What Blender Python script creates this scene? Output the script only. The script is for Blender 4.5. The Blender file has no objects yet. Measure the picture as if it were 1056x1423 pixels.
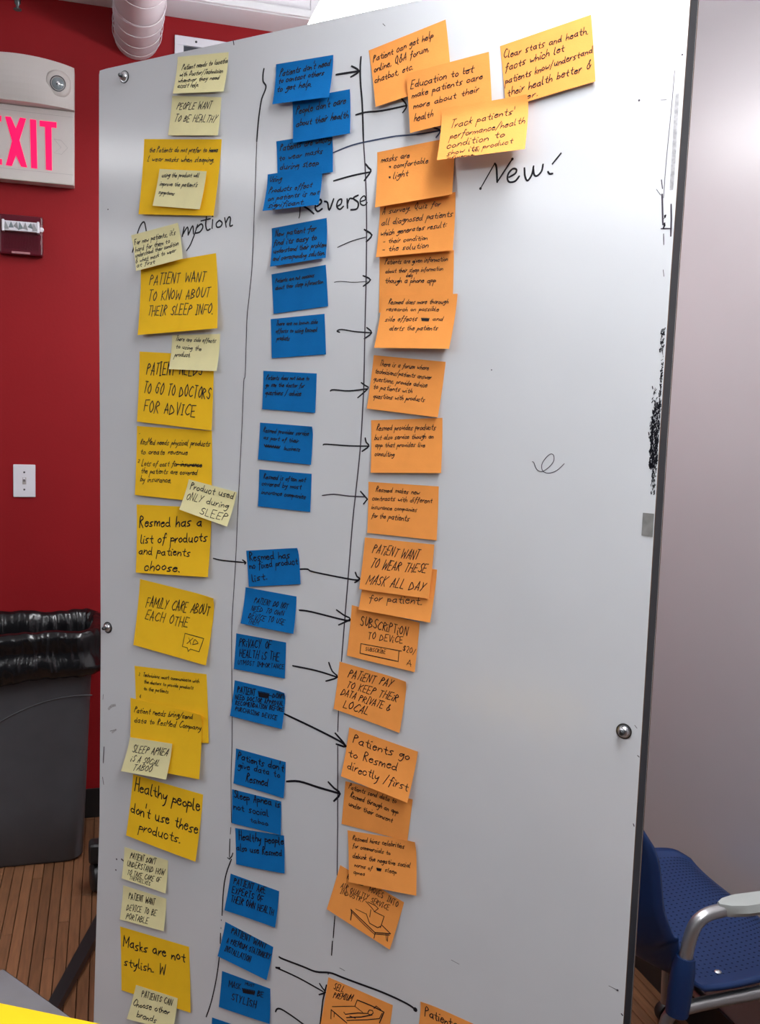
import bpy, bmesh, math, random
from mathutils import Vector, Matrix
C = bpy.context.scene
COL = C.collection
random.seed(7)

# ---------------------------------------------------------------- camera, world, exposure
F = 1305.585                                   # focal length in pixels of the 1056 x 1423 frame
CAM = Vector((0, 0, 1.5))
_Z = Vector((0.03488037, -0.99409055, -0.10279752))            # world axes seen from the camera (x right, y down, z ahead)
_Y = Vector((-0.2764638, -0.10844394, 0.95488621))
_X = Vector((0.96039113, 0.00488699, 0.27861261))
cam_data = bpy.data.cameras.new('camera'); cam = bpy.data.objects.new('camera', cam_data); COL.objects.link(cam)
cam_data.sensor_fit = 'VERTICAL'; cam_data.sensor_height = 24; cam_data.lens = F / 1423 * 24; cam_data.clip_start = .05
R = Matrix(((_X[0], -_X[1], -_X[2]), (_Y[0], -_Y[1], -_Y[2]), (_Z[0], -_Z[1], -_Z[2])))
cam.matrix_world = Matrix.Translation(CAM) @ R.to_4x4()
C.camera = cam
w = bpy.data.worlds.new('world'); C.world = w; w.use_nodes = True
w.node_tree.nodes['Background'].inputs[0].default_value = (.86, .86, 1.0, 1); w.node_tree.nodes['Background'].inputs[1].default_value = .05
C.view_settings.view_transform = 'Standard'; C.view_settings.look = 'None'; C.view_settings.gamma = 1
C.view_settings.exposure = 0.12; C.view_settings.use_curve_mapping = False
LAMP_POWER, FAR_POWER = 20.5, 8.0

def ray(x, y):
    r = Vector(((x - 528) / F, (y - 711.5) / F, 1)); return Vector((r @ _X, r @ _Y, r @ _Z)) if False else Vector((r.dot(_X), r.dot(_Y), r.dot(_Z)))
def on_z(x, y, z): r = ray(x, y); return CAM + r * ((z - CAM.z) / r.z)       # where a sight line meets a height
def on_y(x, y, d): r = ray(x, y); return CAM + r * (d / r.y)                 # ... a plane parallel to the back wall
def on_x(x, y, d): r = ray(x, y); return CAM + r * (d / r.x)

# ---------------------------------------------------------------- materials
def new_mat(name, col, rough=.6, metal=0., spec=.5, emit=None, strength=0., coat=0., var=0., vscale=8., bump=0., bscale=60., objvar=0., detail=3., stretch=None):
    m = bpy.data.materials.new(name); m.use_nodes = True; nt = m.node_tree; b = nt.nodes['Principled BSDF']
    b.inputs['Base Color'].default_value = (*col, 1); b.inputs['Roughness'].default_value = rough
    b.inputs['Metallic'].default_value = metal; b.inputs['Specular IOR Level'].default_value = spec; b.inputs['Coat Weight'].default_value = coat
    if emit: b.inputs['Emission Color'].default_value = (*emit, 1); b.inputs['Emission Strength'].default_value = strength
    tc = nt.nodes.new('ShaderNodeTexCoord'); mp = nt.nodes.new('ShaderNodeMapping'); nt.links.new(tc.outputs['Object'], mp.inputs[0])
    if stretch: mp.inputs['Scale'].default_value = stretch
    if var or objvar:
        n = nt.nodes.new('ShaderNodeTexNoise'); n.inputs['Scale'].default_value = vscale; n.inputs['Detail'].default_value = detail
        nt.links.new(mp.outputs[0], n.inputs[0])
        mr = nt.nodes.new('ShaderNodeMapRange'); mr.inputs[1].default_value = .3; mr.inputs[2].default_value = .7
        mr.inputs[3].default_value = 1 - var; mr.inputs[4].default_value = 1 + var; nt.links.new(n.outputs[0], mr.inputs[0])
        mx = nt.nodes.new('ShaderNodeMix'); mx.data_type = 'RGBA'; mx.blend_type = 'MULTIPLY'; mx.inputs[0].default_value = 1
        mx.inputs[6].default_value = (*col, 1)
        last = mr.outputs[0]
        if objvar:
            oi = nt.nodes.new('ShaderNodeObjectInfo'); m2 = nt.nodes.new('ShaderNodeMapRange')
            m2.inputs[3].default_value = 1 - objvar; m2.inputs[4].default_value = 1 + objvar; nt.links.new(oi.outputs['Random'], m2.inputs[0])
            mu = nt.nodes.new('ShaderNodeMath'); mu.operation = 'MULTIPLY'; nt.links.new(last, mu.inputs[0]); nt.links.new(m2.outputs[0], mu.inputs[1]); last = mu.outputs[0]
            ad = nt.nodes.new('ShaderNodeVectorMath'); ad.operation = 'ADD'; nt.links.new(mp.outputs[0], ad.inputs[0])
            sc = nt.nodes.new('ShaderNodeMath'); sc.operation = 'MULTIPLY'; sc.inputs[1].default_value = 37; nt.links.new(oi.outputs['Random'], sc.inputs[0])
            nt.links.new(sc.outputs[0], ad.inputs[1]); nt.links.new(ad.outputs[0], n.inputs[0])
        nt.links.new(last, mx.inputs[7]); nt.links.new(mx.outputs[2], b.inputs['Base Color'])
    if bump:
        n2 = nt.nodes.new('ShaderNodeTexNoise'); n2.inputs['Scale'].default_value = bscale; n2.inputs['Detail'].default_value = 4
        nt.links.new(tc.outputs['Object'], n2.inputs[0]); bp = nt.nodes.new('ShaderNodeBump'); bp.inputs['Strength'].default_value = bump; bp.inputs['Distance'].default_value = .002
        nt.links.new(n2.outputs[0], bp.inputs['Height']); nt.links.new(bp.outputs[0], b.inputs['Normal'])
    return m
M = {}
def mk(name, *a, **k): M[name] = new_mat(name, *a, **k)
mk('red_paint', (.30, .008, .012), .6, spec=.25, var=.05, vscale=3, bump=.15, bscale=120)
mk('wall_white', (.35, .325, .335), .33, spec=.7, var=.03, vscale=2, bump=.05, bscale=30)
mk('ceiling', (.74, .74, .76), .8, bump=.2, bscale=90)
mk('trim_white', (.75, .74, .77), .6, bump=.25, bscale=40)
mk('black_rubber', (.012, .012, .013), .45)
mk('floor_wood', (.20, .09, .042), .42, var=.22, vscale=22, objvar=.28, bump=.1, bscale=200, stretch=(6, .5, 1), detail=5)
mk('floor_gap', (.03, .015, .008), .8)
mk('board_white', (.69, .715, .75), .17, var=.02, vscale=5)
mk('laminate_edge', (.13, .07, .04), .7, var=.3, vscale=60)
mk('board_core', (.024, .027, .033), .55, spec=.3, var=.1, vscale=30)
mk('steel', (.62, .63, .65), .28, metal=1)
mk('dark_steel', (.09, .095, .1), .35, metal=1)
mk('black_metal', (.012, .012, .013), .4)
mk('yellow', (1.0, .60, .02), .8, spec=.2, var=.03, vscale=30, bump=.12, bscale=350)
mk('pale', (.88, .82, .45), .8, spec=.2, var=.03, vscale=30, bump=.12, bscale=350)
mk('orange', (.96, .37, .085), .8, spec=.2, var=.03, vscale=30, bump=.12, bscale=350)
mk('blue', (.001, .15, .45), .8, spec=.2, var=.05, vscale=30, bump=.12, bscale=350)
mk('ink', (.006, .006, .012), .5, spec=.3)
mk('ink_thin', (.06, .05, .07), .5, spec=.3)
mk('ink_blueish', (.04, .06, .13), .5, spec=.3)
mk('smudge', (.42, .42, .44), .5, var=.25, vscale=200)
mk('tape', (.23, .23, .225), .5, var=.2, vscale=60)
mk('plastic_white', (.68, .64, .61), .42, bump=.05)
mk('plate_white', (.80, .80, .86), .35)
mk('exit_red', (.35, .0, .02), .4, emit=(1.0, .0, .11), strength=1.05)
mk('groove', (.45, .42, .41), .6)
mk('strobe_red', (.10, .002, .012), .3, spec=.5)
mk('strobe_text', (.45, .2, .22), .5)
mk('chrome', (.8, .8, .82), .12, metal=1)
mk('strobe_grey', (.35, .36, .38), .3)
mk('glass_grey', (.25, .30, .32), .05, spec=.8, coat=.6)
mk('duct_white', (.66, .62, .65), .5, bump=.3, bscale=25)
mk('bin_grey', (.075, .078, .088), .55, var=.08, vscale=10, bump=.1, bscale=100)
mk('bag_black', (.005, .005, .006), .2, spec=.6, bump=.35, bscale=60)
mk('chair_blue', (.004, .024, .10), .42, bump=.05)
mk('hole', (.002, .006, .03), .8)
mk('chair_metal', (.45, .45, .46), .35, metal=.9)
mk('arm_grey', (.36, .38, .37), .5)
mk('table_grey', (.16, .16, .175), .5, var=.12, vscale=14)
mk('pad_yellow', (1.0, .62, .0), .7)
mk('lamp_glow', (.9, .9, .9), .5, emit=(.975, .985, 1.0), strength=LAMP_POWER)
mk('lamp_glow_soft', (.9, .9, .9), .5, emit=(.975, .985, 1.0), strength=FAR_POWER)
mk('lamp_body', (.7, .7, .72), .4)
mk('socket_dark', (.04, .045, .06), .3)

# ---------------------------------------------------------------- mesh helpers
def link(name, me, parent=None, loc=None):
    o = bpy.data.objects.new(name, me); COL.objects.link(o)
    if loc is not None: o.location = loc
    if parent: o.parent = parent
    return o
def org(parent):                                # world position of a thing's origin
    v = Vector((0, 0, 0))
    while parent: v += parent.location; parent = parent.parent
    return v
def mesh(name, vs, fs, mat, parent=None, smooth=False, loc=None, mats=None, fm=None):
    base = org(parent) + (Vector(loc) if loc is not None else Vector((0, 0, 0)))
    me = bpy.data.meshes.new(name); me.from_pydata([tuple(Vector(v) - base) for v in vs], [], fs)
    for m in (mats or [mat]): me.materials.append(M[m])
    if fm: me.polygons.foreach_set('material_index', fm)
    if smooth: me.polygons.foreach_set('use_smooth', [True] * len(me.polygons)); me.set_sharp_from_angle(angle=.8)
    me.update()
    return link(name, me, parent, loc)
def from_bm(name, bm, mat, parent=None, smooth=False, loc=None, recalc=True):
    if recalc: bmesh.ops.recalc_face_normals(bm, faces=bm.faces)
    base = org(parent) + (Vector(loc) if loc is not None else Vector((0, 0, 0)))
    bmesh.ops.translate(bm, verts=bm.verts, vec=-base)
    me = bpy.data.meshes.new(name); bm.to_mesh(me); bm.free(); me.materials.append(M[mat])
    if smooth: me.polygons.foreach_set('use_smooth', [True] * len(me.polygons))
    return link(name, me, parent, loc)
def add_box(bm, x0, x1, y0, y1, z0, z1, bev=0, seg=2, mtx=None):
    g = bmesh.ops.create_cube(bm, size=1)['verts']
    for v in g: v.co = Vector((x0 + (v.co.x + .5) * (x1 - x0), y0 + (v.co.y + .5) * (y1 - y0), z0 + (v.co.z + .5) * (z1 - z0)))
    if mtx: bmesh.ops.transform(bm, matrix=mtx, verts=g)
    if bev:
        es = list({e for v in g for e in v.link_edges}); bmesh.ops.bevel(bm, geom=es, offset=bev, segments=seg, affect='EDGES', profile=.6)
def box(name, b, mat, parent=None, bev=0, seg=2, loc=None, mtx=None):
    bm = bmesh.new(); add_box(bm, *b, bev, seg, mtx); return from_bm(name, bm, mat, parent, False, loc)
def frame_of(d):
    d = Vector(d).normalized(); a = Vector((0, 0, 1)) if abs(d.z) < .9 else Vector((1, 0, 0)); u = d.cross(a).normalized(); return u, d.cross(u).normalized(), d
def tube(name, pts, r, mat, parent=None, n=14, cap=True, flat=1., loc=None):
    pts = [Vector(p) for p in pts]; rs = r if isinstance(r, (list, tuple)) else [r] * len(pts)
    vs, fs = [], []; u = None
    for i, p in enumerate(pts):
        d = ((pts[i + 1] - p) if i < len(pts) - 1 else (p - pts[i - 1])).normalized()
        if 0 < i < len(pts) - 1: d = ((pts[i + 1] - p).normalized() + (p - pts[i - 1]).normalized()).normalized()
        if u is None: u, v_, _ = frame_of(d)
        u = (u - d * u.dot(d)).normalized(); v_ = d.cross(u)
        for k in range(n):
            a = 2 * math.pi * k / n; vs.append(p + (u * math.cos(a) + v_ * math.sin(a) * flat) * rs[i])
    for i in range(len(pts) - 1):
        for k in range(n): a, b = i * n + k, i * n + (k + 1) % n; fs.append((a, b, b + n, a + n))
    if cap: fs.append(tuple(range(n))[::-1]); fs.append(tuple(range((len(pts) - 1) * n, len(pts) * n)))
    return mesh(name, vs, fs, mat, parent, True, loc)
def lathe(name, prof, o, axis, mat, parent=None, n=24, loc=None, smooth=True, rot=0):   # prof: (radius, height along axis)
    u, v_, d = frame_of(axis); o = Vector(o); vs, fs = [], []
    for r, h in prof:
        for k in range(n): a = 2 * math.pi * k / n + rot; vs.append(o + d * h + (u * math.cos(a) + v_ * math.sin(a)) * r)
    for i in range(len(prof) - 1):
        for k in range(n): a, b = i * n + k, i * n + (k + 1) % n; fs.append((a, b, b + n, a + n))
    fs.append(tuple(range(n))[::-1]); fs.append(tuple(range((len(prof) - 1) * n, len(prof) * n)))
    return mesh(name, vs, fs, mat, parent, smooth, loc)
def prism(name, poly, d, mat, parent=None, loc=None):                            # polygon (3D points) pushed by vector d
    n = len(poly); poly = [Vector(p) for p in poly]; d = Vector(d)
    vs = poly + [p + d for p in poly]; fs = [tuple(range(n)), tuple(range(2 * n - 1, n - 1, -1))]
    fs += [(i, i + n, (i + 1) % n + n, (i + 1) % n) for i in range(n)]
    bm = bmesh.new(); bv = [bm.verts.new(v) for v in vs]
    for q in fs: bm.faces.new([bv[i] for i in q])
    return from_bm(name, bm, mat, parent, False, loc)
def thing(name, loc, label, cat, group=None):
    o = bpy.data.objects.new(name, None); COL.objects.link(o); o.location = loc; o.empty_display_size = .05; return tag(o, label, cat, group)
def tag(o, label, cat, group=None):
    o['label'] = label; o['category'] = cat
    if group: o['group'] = group
    return o
def struct(o): o['kind'] = 'structure'; return o

# ---------------------------------------------------------------- the room
YW, XR, CEIL = 3.456, 1.421, 3.3
fl = struct(box('floor', (-5.2, 1.75, -1.6, YW + .1, -.06, -.012), 'floor_gap'))
PW = .0305; random.seed(3)
plank_mesh = []
for L in (.55, .8, 1.1):
    bm = bmesh.new(); add_box(bm, 0, PW - .0022, 0, L - .002, -.012, 0); bmesh.ops.recalc_face_normals(bm, faces=bm.faces)
    es = [e for e in bm.edges if all(v.co.z > -.001 for v in e.verts)]; bmesh.ops.bevel(bm, geom=es, offset=.0007, segments=1, affect='EDGES')
    me = bpy.data.meshes.new('plank'); bm.to_mesh(me); bm.free(); me.materials.append(M['floor_wood']); plank_mesh.append((L, me))
x = -.74
while x < XR - .002:
    y = 1.15 - random.random() * .5
    while y < YW - .01:
        L, me = random.choice(plank_mesh)
        o = bpy.data.objects.new('plank', me); COL.objects.link(o); o.parent = fl; o.location = (x, y, 0)
        end = min(y + L, YW)
        if end - y < L: o.scale = (1, (end - y) / L, 1)
        y += L
    x += PW
mesh('subfloor_strip', [(-5.2, -1.6, 0), (1.75, -1.6, 0), (1.75, .6, 0), (-5.2, .6, 0)], [(0, 1, 2, 3)], 'floor_wood', fl)
struct(box('wall_back', (-5.2, XR + .12, YW, YW + .12, 0, CEIL), 'red_paint'))
struct(box('wall_right', (XR, XR + .12, -1.6, YW, 0, CEIL), 'wall_white'))
struct(box('ceiling', (-5.2, XR + .12, -1.6, YW + .12, CEIL, CEIL + .08), 'ceiling'))
struct(box('baseboard_back', (-5.2, XR, YW - .008, YW, 0, .109), 'black_rubber', bev=.003))
struct(box('baseboard_right', (XR - .008, XR, -1.6, YW - .008, 0, .109), 'black_rubber', bev=.003))
struct(box('trim_1', (-5.2, .655, 3.305, YW, 2.83, CEIL), 'trim_white', bev=.004))
struct(box('trim_2', (-5.2, .655, 3.290, 3.305, 2.832, 2.856), 'ceiling', bev=.003))
struct(box('trim_3', (.655, XR, 3.30, YW, 2.83, CEIL), 'trim_white', bev=.004))

# ---------------------------------------------------------------- pendant lamps
def pendant(x0, x1, y0, y1, z, label, glow='lamp_glow'):
    cx, cy = (x0 + x1) / 2, (y0 + y1) / 2
    t = thing('pendant_lamp', (cx, cy, CEIL), label, 'lamp', 'long fluorescent pendant lamps')
    box('housing', (x0 + .05, x1 - .05, y0, y1, z + .035, z + .07), 'lamp_body', t, .006)
    box('diffuser', (x0, x1, y0 + .012, y1 - .012, z - .012, z + .034), glow, t, .004)
    for yy in (y0 + .25, y1 - .25): tube('hanger_wire', [(cx, yy, z + .05), (cx, yy, CEIL)], .002, 'steel', t, 6)
pendant(.503, .735, -.9, 3.02, 2.49, 'long white fluorescent lamp hanging above the top edge of the whiteboard')
pendant(-2.10, -1.86, -.9, 3.02, 2.49, 'fluorescent lamp out of view to the left, mirrored in the board as a pale streak', 'lamp_glow_soft')
pendant(-4.20, -3.96, -.9, 3.02, 2.49, 'farthest fluorescent lamp out of view to the left of the room', 'lamp_glow_soft')
# ---------------------------------------------------------------- air duct, sprinkler, plates on the red wall
t = thing('air_duct', (.08, YW, 2.745), 'fat white fabric wrapped air duct running into the red wall', 'duct')
pts, rs = [], []
for i in range(60):
    s = i / 59; y = YW - .002 - s * 2.6
    pts.append((.088 - .002 * s, y, 2.748 + .01 * s)); rs.append(.077 * (1 + .02 * math.sin(i * 1.7) + (.012 if i > 2 else -.03)))
tube('duct_body', pts, rs, 'duct_white', t, 32)
for k, y in enumerate((3.40, 3.325, 3.235, 3.15, 3.142, 3.0, 2.9, 2.7)):
    a = [(.088 + .0805 * math.cos(q), y + .004 * math.sin(q * 3 + k), 2.748 + .0805 * math.sin(q)) for q in [math.pi * 2 * j / 40 for j in range(41)]]
    tube('wrap_band', a, .0011, 'duct_white', t, 6, False)
t = thing('sprinkler', (-.272, 3.2, CEIL), 'small steel sprinkler head hanging by the ceiling, top left', 'sprinkler')
tube('drop_pipe', [(-.272, 3.2, CEIL), (-.272, 3.2, 2.72)], .006, 'steel', t, 10)
lathe('sprinkler_head', [(.006, .035), (.009, .03), (.009, .02), (.005, .014), (.005, .006), (.012, .004), (.012, .001)], (-.27, 3.2, 2.685), (0, 0, 1), 'dark_steel', t, 14)

# exit sign
EY = YW - .055
t = thing('exit_sign', (-.29, YW, 2.24), 'white emergency EXIT sign with red letters and round lamp', 'sign')
ex0, ex1 = -.460, on_y(103, 258, EY).x
ez0, ez1 = on_y(103, 258, EY).z, on_y(101, 155, EY).z
box('sign_panel', (ex0, ex1, EY, YW, ez0, ez1), 'plastic_white', t, .004)
# arched housing: the front bulges outwards and its top is arched
vs, fs = [], []; NX, NZ = 28, 8; cx = (ex0 + ex1) / 2; hw = (ex1 - ex0) / 2
top_r = on_y(101, 96, EY).z
for i in range(NX + 1):
    u = i / NX * 2 - 1; x_ = cx + u * hw; zt = top_r + .014 * (1 - u * u); zb = ez1 + .001
    for j in range(NZ + 1):
        q = j / NZ; z_ = zb + (zt - zb) * q; b = .010 + .045 * (1 - u * u) ** .8 * (.35 + .65 * math.sin(math.pi * (.25 + .6 * q)))
        vs.append((x_, EY - b, z_))
n0 = len(vs)
for i in range(NX + 1):
    for j in range(NZ + 1): v = vs[i * (NZ + 1) + j]; vs.append((v[0], YW - .0005, v[2]))
def q4(i, j, o): return (o + i * (NZ + 1) + j, o + (i + 1) * (NZ + 1) + j, o + (i + 1) * (NZ + 1) + j + 1, o + i * (NZ + 1) + j + 1)
for i in range(NX):
    for j in range(NZ): fs.append(q4(i, j, 0)); fs.append(q4(i, j, n0)[::-1])
for i in range(NX):
    for j in (0, NZ):
        a, b = i * (NZ + 1) + j, (i + 1) * (NZ + 1) + j; f = (a, a + n0, b + n0, b); fs.append(f if j == 0 else f[::-1])
for j in range(NZ):
    for i in (0, NX):
        a, b = i * (NZ + 1) + j, i * (NZ + 1) + j + 1; f = (a, b, b + n0, a + n0); fs.append(f if i == 0 else f[::-1])
hs = mesh('lamp_housing', vs, fs, 'plastic_white', t, False)
bm = bmesh.new(); bm.from_mesh(hs.data); bmesh.ops.recalc_face_normals(bm, faces=bm.faces); bm.to_mesh(hs.data); bm.free()
for fx in (0, 1):
    lc = on_y(80, 117, EY - .03) if fx == 0 else Vector((2 * cx, 0, 0)) - on_y(80, 117, EY - .03)
    if fx: p0 = on_y(80, 117, EY - .03); lc = Vector((2 * cx - p0.x, p0.y, p0.z))
    lh = lathe('emergency_lamp', [(.044, -.012), (.043, .004), (.036, .011), (.024, .012)], lc, (.12, -1, -.12), 'plastic_white', t, 32)
    lathe('lamp_rim', [(.0245, .010), (.0245, .0135), (.0215, .014), (.0215, .0105)], lc, (.12, -1, -.12), 'socket_dark', lh, 28)
    lathe('lamp_lens', [(.0215, .010), (.018, .0135), (.010, .0155), (.003, .016)], lc, (.12, -1, -.12), 'glass_grey', lh, 24)
    lathe('lamp_bulb', [(.006, .012), (.006, .0175), (.003, .0185)], lc, (.12, -1, -.12), 'chrome', lh, 12)
def on_sign(px, py): p = on_y(px, py, EY - .0006); return p
def letter(polys, nm):
    for k, poly in enumerate(polys):
        prism(nm, [on_sign(*p) for p in poly], (0, -.0014, 0), 'exit_red', t)
letter([[(7, 161.8), (15, 162.5), (22, 178.5), (28, 163.5), (36.2, 165), (27, 195), (37.8, 232.8), (29.5, 231.6), (22.3, 215.5), (16.5, 230.7), (8.2, 229.5), (17, 196)]], 'letter_x')
letter([[(41.7, 165.6), (50.2, 166.8), (51.8, 234.5), (43.3, 233.4)]], 'letter_i')
letter([[(55.2, 167.5), (78.6, 170), (78.6, 178), (71.5, 177.2), (72.3, 237), (64, 235.8), (62.6, 176.3), (55.2, 175.4)]], 'letter_t')
letter([[(-22, 158.4), (1.8, 161), (1.8, 169), (-13.5, 167.4), (-13.3, 189), (-2, 190.3), (-2, 198.5), (-13.2, 197), (-13, 219), (2.8, 221.3), (2.8, 229), (-21.2, 226.5)]], 'letter_e')
a = [on_y(*p, EY - .0004) for p in ((75, 193), (85, 195), (94, 205.5), (85.5, 214.5), (75, 212.5), (85, 205), (75, 193))]
tube('chevron', a, .0006, 'groove', t, 5)
for yy_ in (163, 243):
    p0 = on_y(101, yy_, EY - .0003); tube('panel_groove', [(ex0 + .004, p0.y, p0.z + .0), (ex1 - .003, p0.y, p0.z)], .0005, 'groove', t, 5)

# fire alarm strobe
SY = YW - .03
t = thing('fire_alarm', (-.28, YW, 1.99), 'dark red fire alarm strobe below the exit sign', 'alarm')
sx1 = on_y(59.5, 356, SY).x; sz0, sz1 = on_y(59.5, 356.5, SY).z, on_y(59, 301.5, SY).z; sx0 = on_y(1.0, 352, SY).x - .001
bm = bmesh.new(); add_box(bm, sx0 - .004, sx1, SY, YW, sz0, sz1, .006)
from_bm('alarm_body', bm, 'strobe_red', t)
iw = sx1 - sx0
for k in range(24):
    xk = sx0 + .012 + (iw - .026) * k / 23; tube('grille_rib', [(xk, SY - .0008, sz0 + .018), (xk, SY - .0008, sz0 + .062)], .0011, 'strobe_red', t, 4)
p0, p1 = on_y(6, 312, SY - .012), on_y(52, 317.5, SY - .012); zc = (p0.z + p1.z) / 2
box('strobe_window', (p0.x, p1.x, SY - .022, SY, zc - .017, zc + .015), 'plate_white', t, .003)
for k in range(7):
    xk = p0.x + (p1.x - p0.x) * (k + .5) / 7
    prism('reflector_facet', [(xk - .008, SY - .023, zc - .014 + .006 * (k % 3)), (xk + .008, SY - .023, zc - .012 + .005 * (k % 2)), (xk + .003 * (k % 3) - .003, SY - .027, zc + .012)], (0, .004, 0), 'glass_grey' if k % 2 else 'strobe_grey', t)
for xk, s in ((p0.x - .003, -1), (p1.x + .003, 1)):
    box('strobe_end_cap', (xk - .004, xk + .004, SY - .026, SY, zc - .020, zc + .018), 'plate_white', t, .0025)
lathe('strobe_foot', [(.008, 0), (.008, .010), (.004, .012)], (p1.x + .0125, SY - .002, zc - .005), (0, -1, 0), 'plate_white', t, 14)
box('speaker_lip', (sx0 + .035, sx1 - .04, SY - .003, SY, sz0 + .003, sz0 + .010), 'strobe_text', t, .001)

# light switch
t = thing('light_switch', (-.278, YW, 1.23), 'white toggle light switch plate on the red wall', 'switch')
a, b = on_y(18.2, 645.3, YW - .005), on_y(49.3, 691, YW - .005); sc = (a + b) / 2
box('switch_plate', (a.x, b.x, YW - .006, YW, b.z, a.z), 'plate_white', t, .003)
box('toggle_well', (sc.x - .006, sc.x + .006, YW - .0066, YW - .005, sc.z - .012, sc.z + .012), 'groove', t)
prism('toggle', [(sc.x - .004, YW - .006, sc.z - .002), (sc.x + .004, YW - .006, sc.z - .002), (sc.x + .0035, YW - .017, sc.z + .006), (sc.x - .0035, YW - .017, sc.z + .006)], (0, .0, .006), 'plate_white', t)
for s in (-1, 1): lathe('screw', [(.0032, 0), (.0032, .0012), (.002, .0018)], (sc.x, YW - .006, sc.z + s * .030), (0, -1, 0), 'dark_steel', t, 12)

# recessed white wall panel
t = thing('wall_panel', (.32, YW, 2.72), 'white framed wall unit with a dark opening beside the duct', 'panel')
a = on_y(243, 48, YW - .012)
for b in ((a.x, a.x + .21, a.z - .03, a.z), (a.x, a.x + .21, a.z - .15, a.z - .12), (a.x, a.x + .03, a.z - .12, a.z - .03), (a.x + .18, a.x + .21, a.z - .12, a.z - .03)):
    box('frame_rail', (b[0], b[1], YW - .012, YW, b[2], b[3]), 'plate_white', t, .0015)
box('dark_opening', (a.x + .03, a.x + .18, YW - .003, YW, a.z - .12, a.z - .03), 'socket_dark', t)
lathe('screw', [(.004, 0), (.004, .0015), (.002, .002)], (a.x + .072, YW - .012, a.z - .0145), (0, -1, 0), 'dark_steel', t, 12)

# ---------------------------------------------------------------- rubbish bin and its bag
def lerp(a, b, s): return a + (b - a) * s
def rrect(cx, cy, hx, hy, r, n=10):
    out = []
    for qx, qy, a0 in ((1, 1, 0), (-1, 1, 90), (-1, -1, 180), (1, -1, 270)):
        for k in range(n + 1):
            a = math.radians(a0 + 90 * k / n); out.append((cx + qx * (hx - r) + r * math.cos(a), cy + qy * (hy - r) + r * math.sin(a)))
    return out
BCX, BCY = -.318, 3.238
t = thing('trash_can', (BCX, BCY, 0), 'tall dark grey rectangular trash can standing against the red wall', 'trash can')
levels = [(.0, .235, .118), (.012, .245, .128), (.2, .252, .134), (.45, .262, .146), (.70, .272, .156), (.745, .276, .160), (.745, .286, .170), (.765, .286, .170), (.765, .268, .152), (.70, .262, .146), (.03, .238, .122)]
rings = [rrect(BCX, BCY, hx, hy, .05) for z, hx, hy in levels]; n = len(rings[0]); vs, fs = [], []
for (z, _, _), rg in zip(levels, rings): vs += [(p[0], p[1], z) for p in rg]
for i in range(len(levels) - 1):
    for k in range(n): a, b = i * n + k, i * n + (k + 1) % n; fs.append((a, b, b + n, a + n))
fs.append(tuple(range(n))[::-1]); fs.append(tuple(range((len(levels) - 1) * n, len(levels) * n)))
mesh('bin_body', vs, fs, 'bin_grey', t, True)
for dz in (0,):
    a = []
    for k in range(17):
        px = -8 + (128 - (-8)) * k / 16; s = px / 125.; py = 1003 - 37 * (1 - (1 - s) ** 2.0) if s > 0 else 1005
        p = on_y(px, py, BCY - .152); fy = BCY - (.134 + (.156 - .134) * (p.z - .2) / .5) - .001; q = on_y(px, py, fy); a.append(q)
    tube('embossed_ridge', a, .0022, 'bin_grey', t, 6)
bag = bmesh.new(); random.seed(11)
from mathutils import noise as NZ_
prof = [(-.050, .50), (-.046, .60), (-.036, .68), (-.027, .735), (-.021, .768), (-.004, .783), (.012, .778), (.018, .755), (.012, .722), (.012, .705), (.020, .690), (.026, .670), (.030, .648), (.026, .628), (.012, .616)]
raw = rrect(BCX, BCY, .284, .168, .06, 8); raw.append(raw[0]); N = 420; base = []
seg = [math.dist(p, q) for p, q in zip(raw, raw[1:])]; tot = sum(seg); acc = 0; i = 0
for k in range(N):
    s = tot * k / N
    while acc + seg[i] < s: acc += seg[i]; i += 1
    f = (s - acc) / max(seg[i], 1e-9); base.append((lerp(raw[i][0], raw[i + 1][0], f), lerp(raw[i][1], raw[i + 1][1], f)))
rows = []
for j, (off, z) in enumerate(prof):
    row = []
    for k, (bx, by) in enumerate(base):
        d = Vector((max(0, abs(bx - BCX) - .224) * (1 if bx > BCX else -1), max(0, abs(by - BCY) - .108) * (1 if by > BCY else -1), 0)).normalized(); s = k / N
        pn = Vector((bx * 9, by * 9, z * 3.0)); am = (.55 if j < 3 else .7 if j in (5, 6) else 1.0); wr = am * (NZ_.noise(pn) * .008 + (.5 - abs(NZ_.noise(Vector((bx * 22 + z * 6, by * 22, z * 5))))) * .016 + (.4 - abs(NZ_.noise(Vector((bx * 55, by * 55 + z * 4, z * 14))))) * .007) - .006
        dz = NZ_.noise(Vector((bx * 7, by * 7, 3.1))) * .022 * (1 if j > 9 else .4) + (NZ_.noise(Vector((bx * 30, by * 30, z * 8))) * .006)
        if j > 11: dz += .02 * max(0, (bx - BCX) / .28)
        row.append(bag.verts.new((bx + d.x * (off + wr), by + d.y * (off + wr), z + dz)))
    rows.append(row)
for j in range(len(prof) - 1):
    for k in range(N): bag.faces.new((rows[j][k], rows[j][(k + 1) % N], rows[j + 1][(k + 1) % N], rows[j + 1][k]))
bo = from_bm('trash_bag', bag, 'bag_black', None, True, (BCX, BCY, .5)); bo.data.polygons.foreach_set('use_smooth', [True] * len(bo.data.polygons))
tag(bo, 'crumpled black plastic bag folded over the rim of the trash can', 'trash bag')

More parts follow.
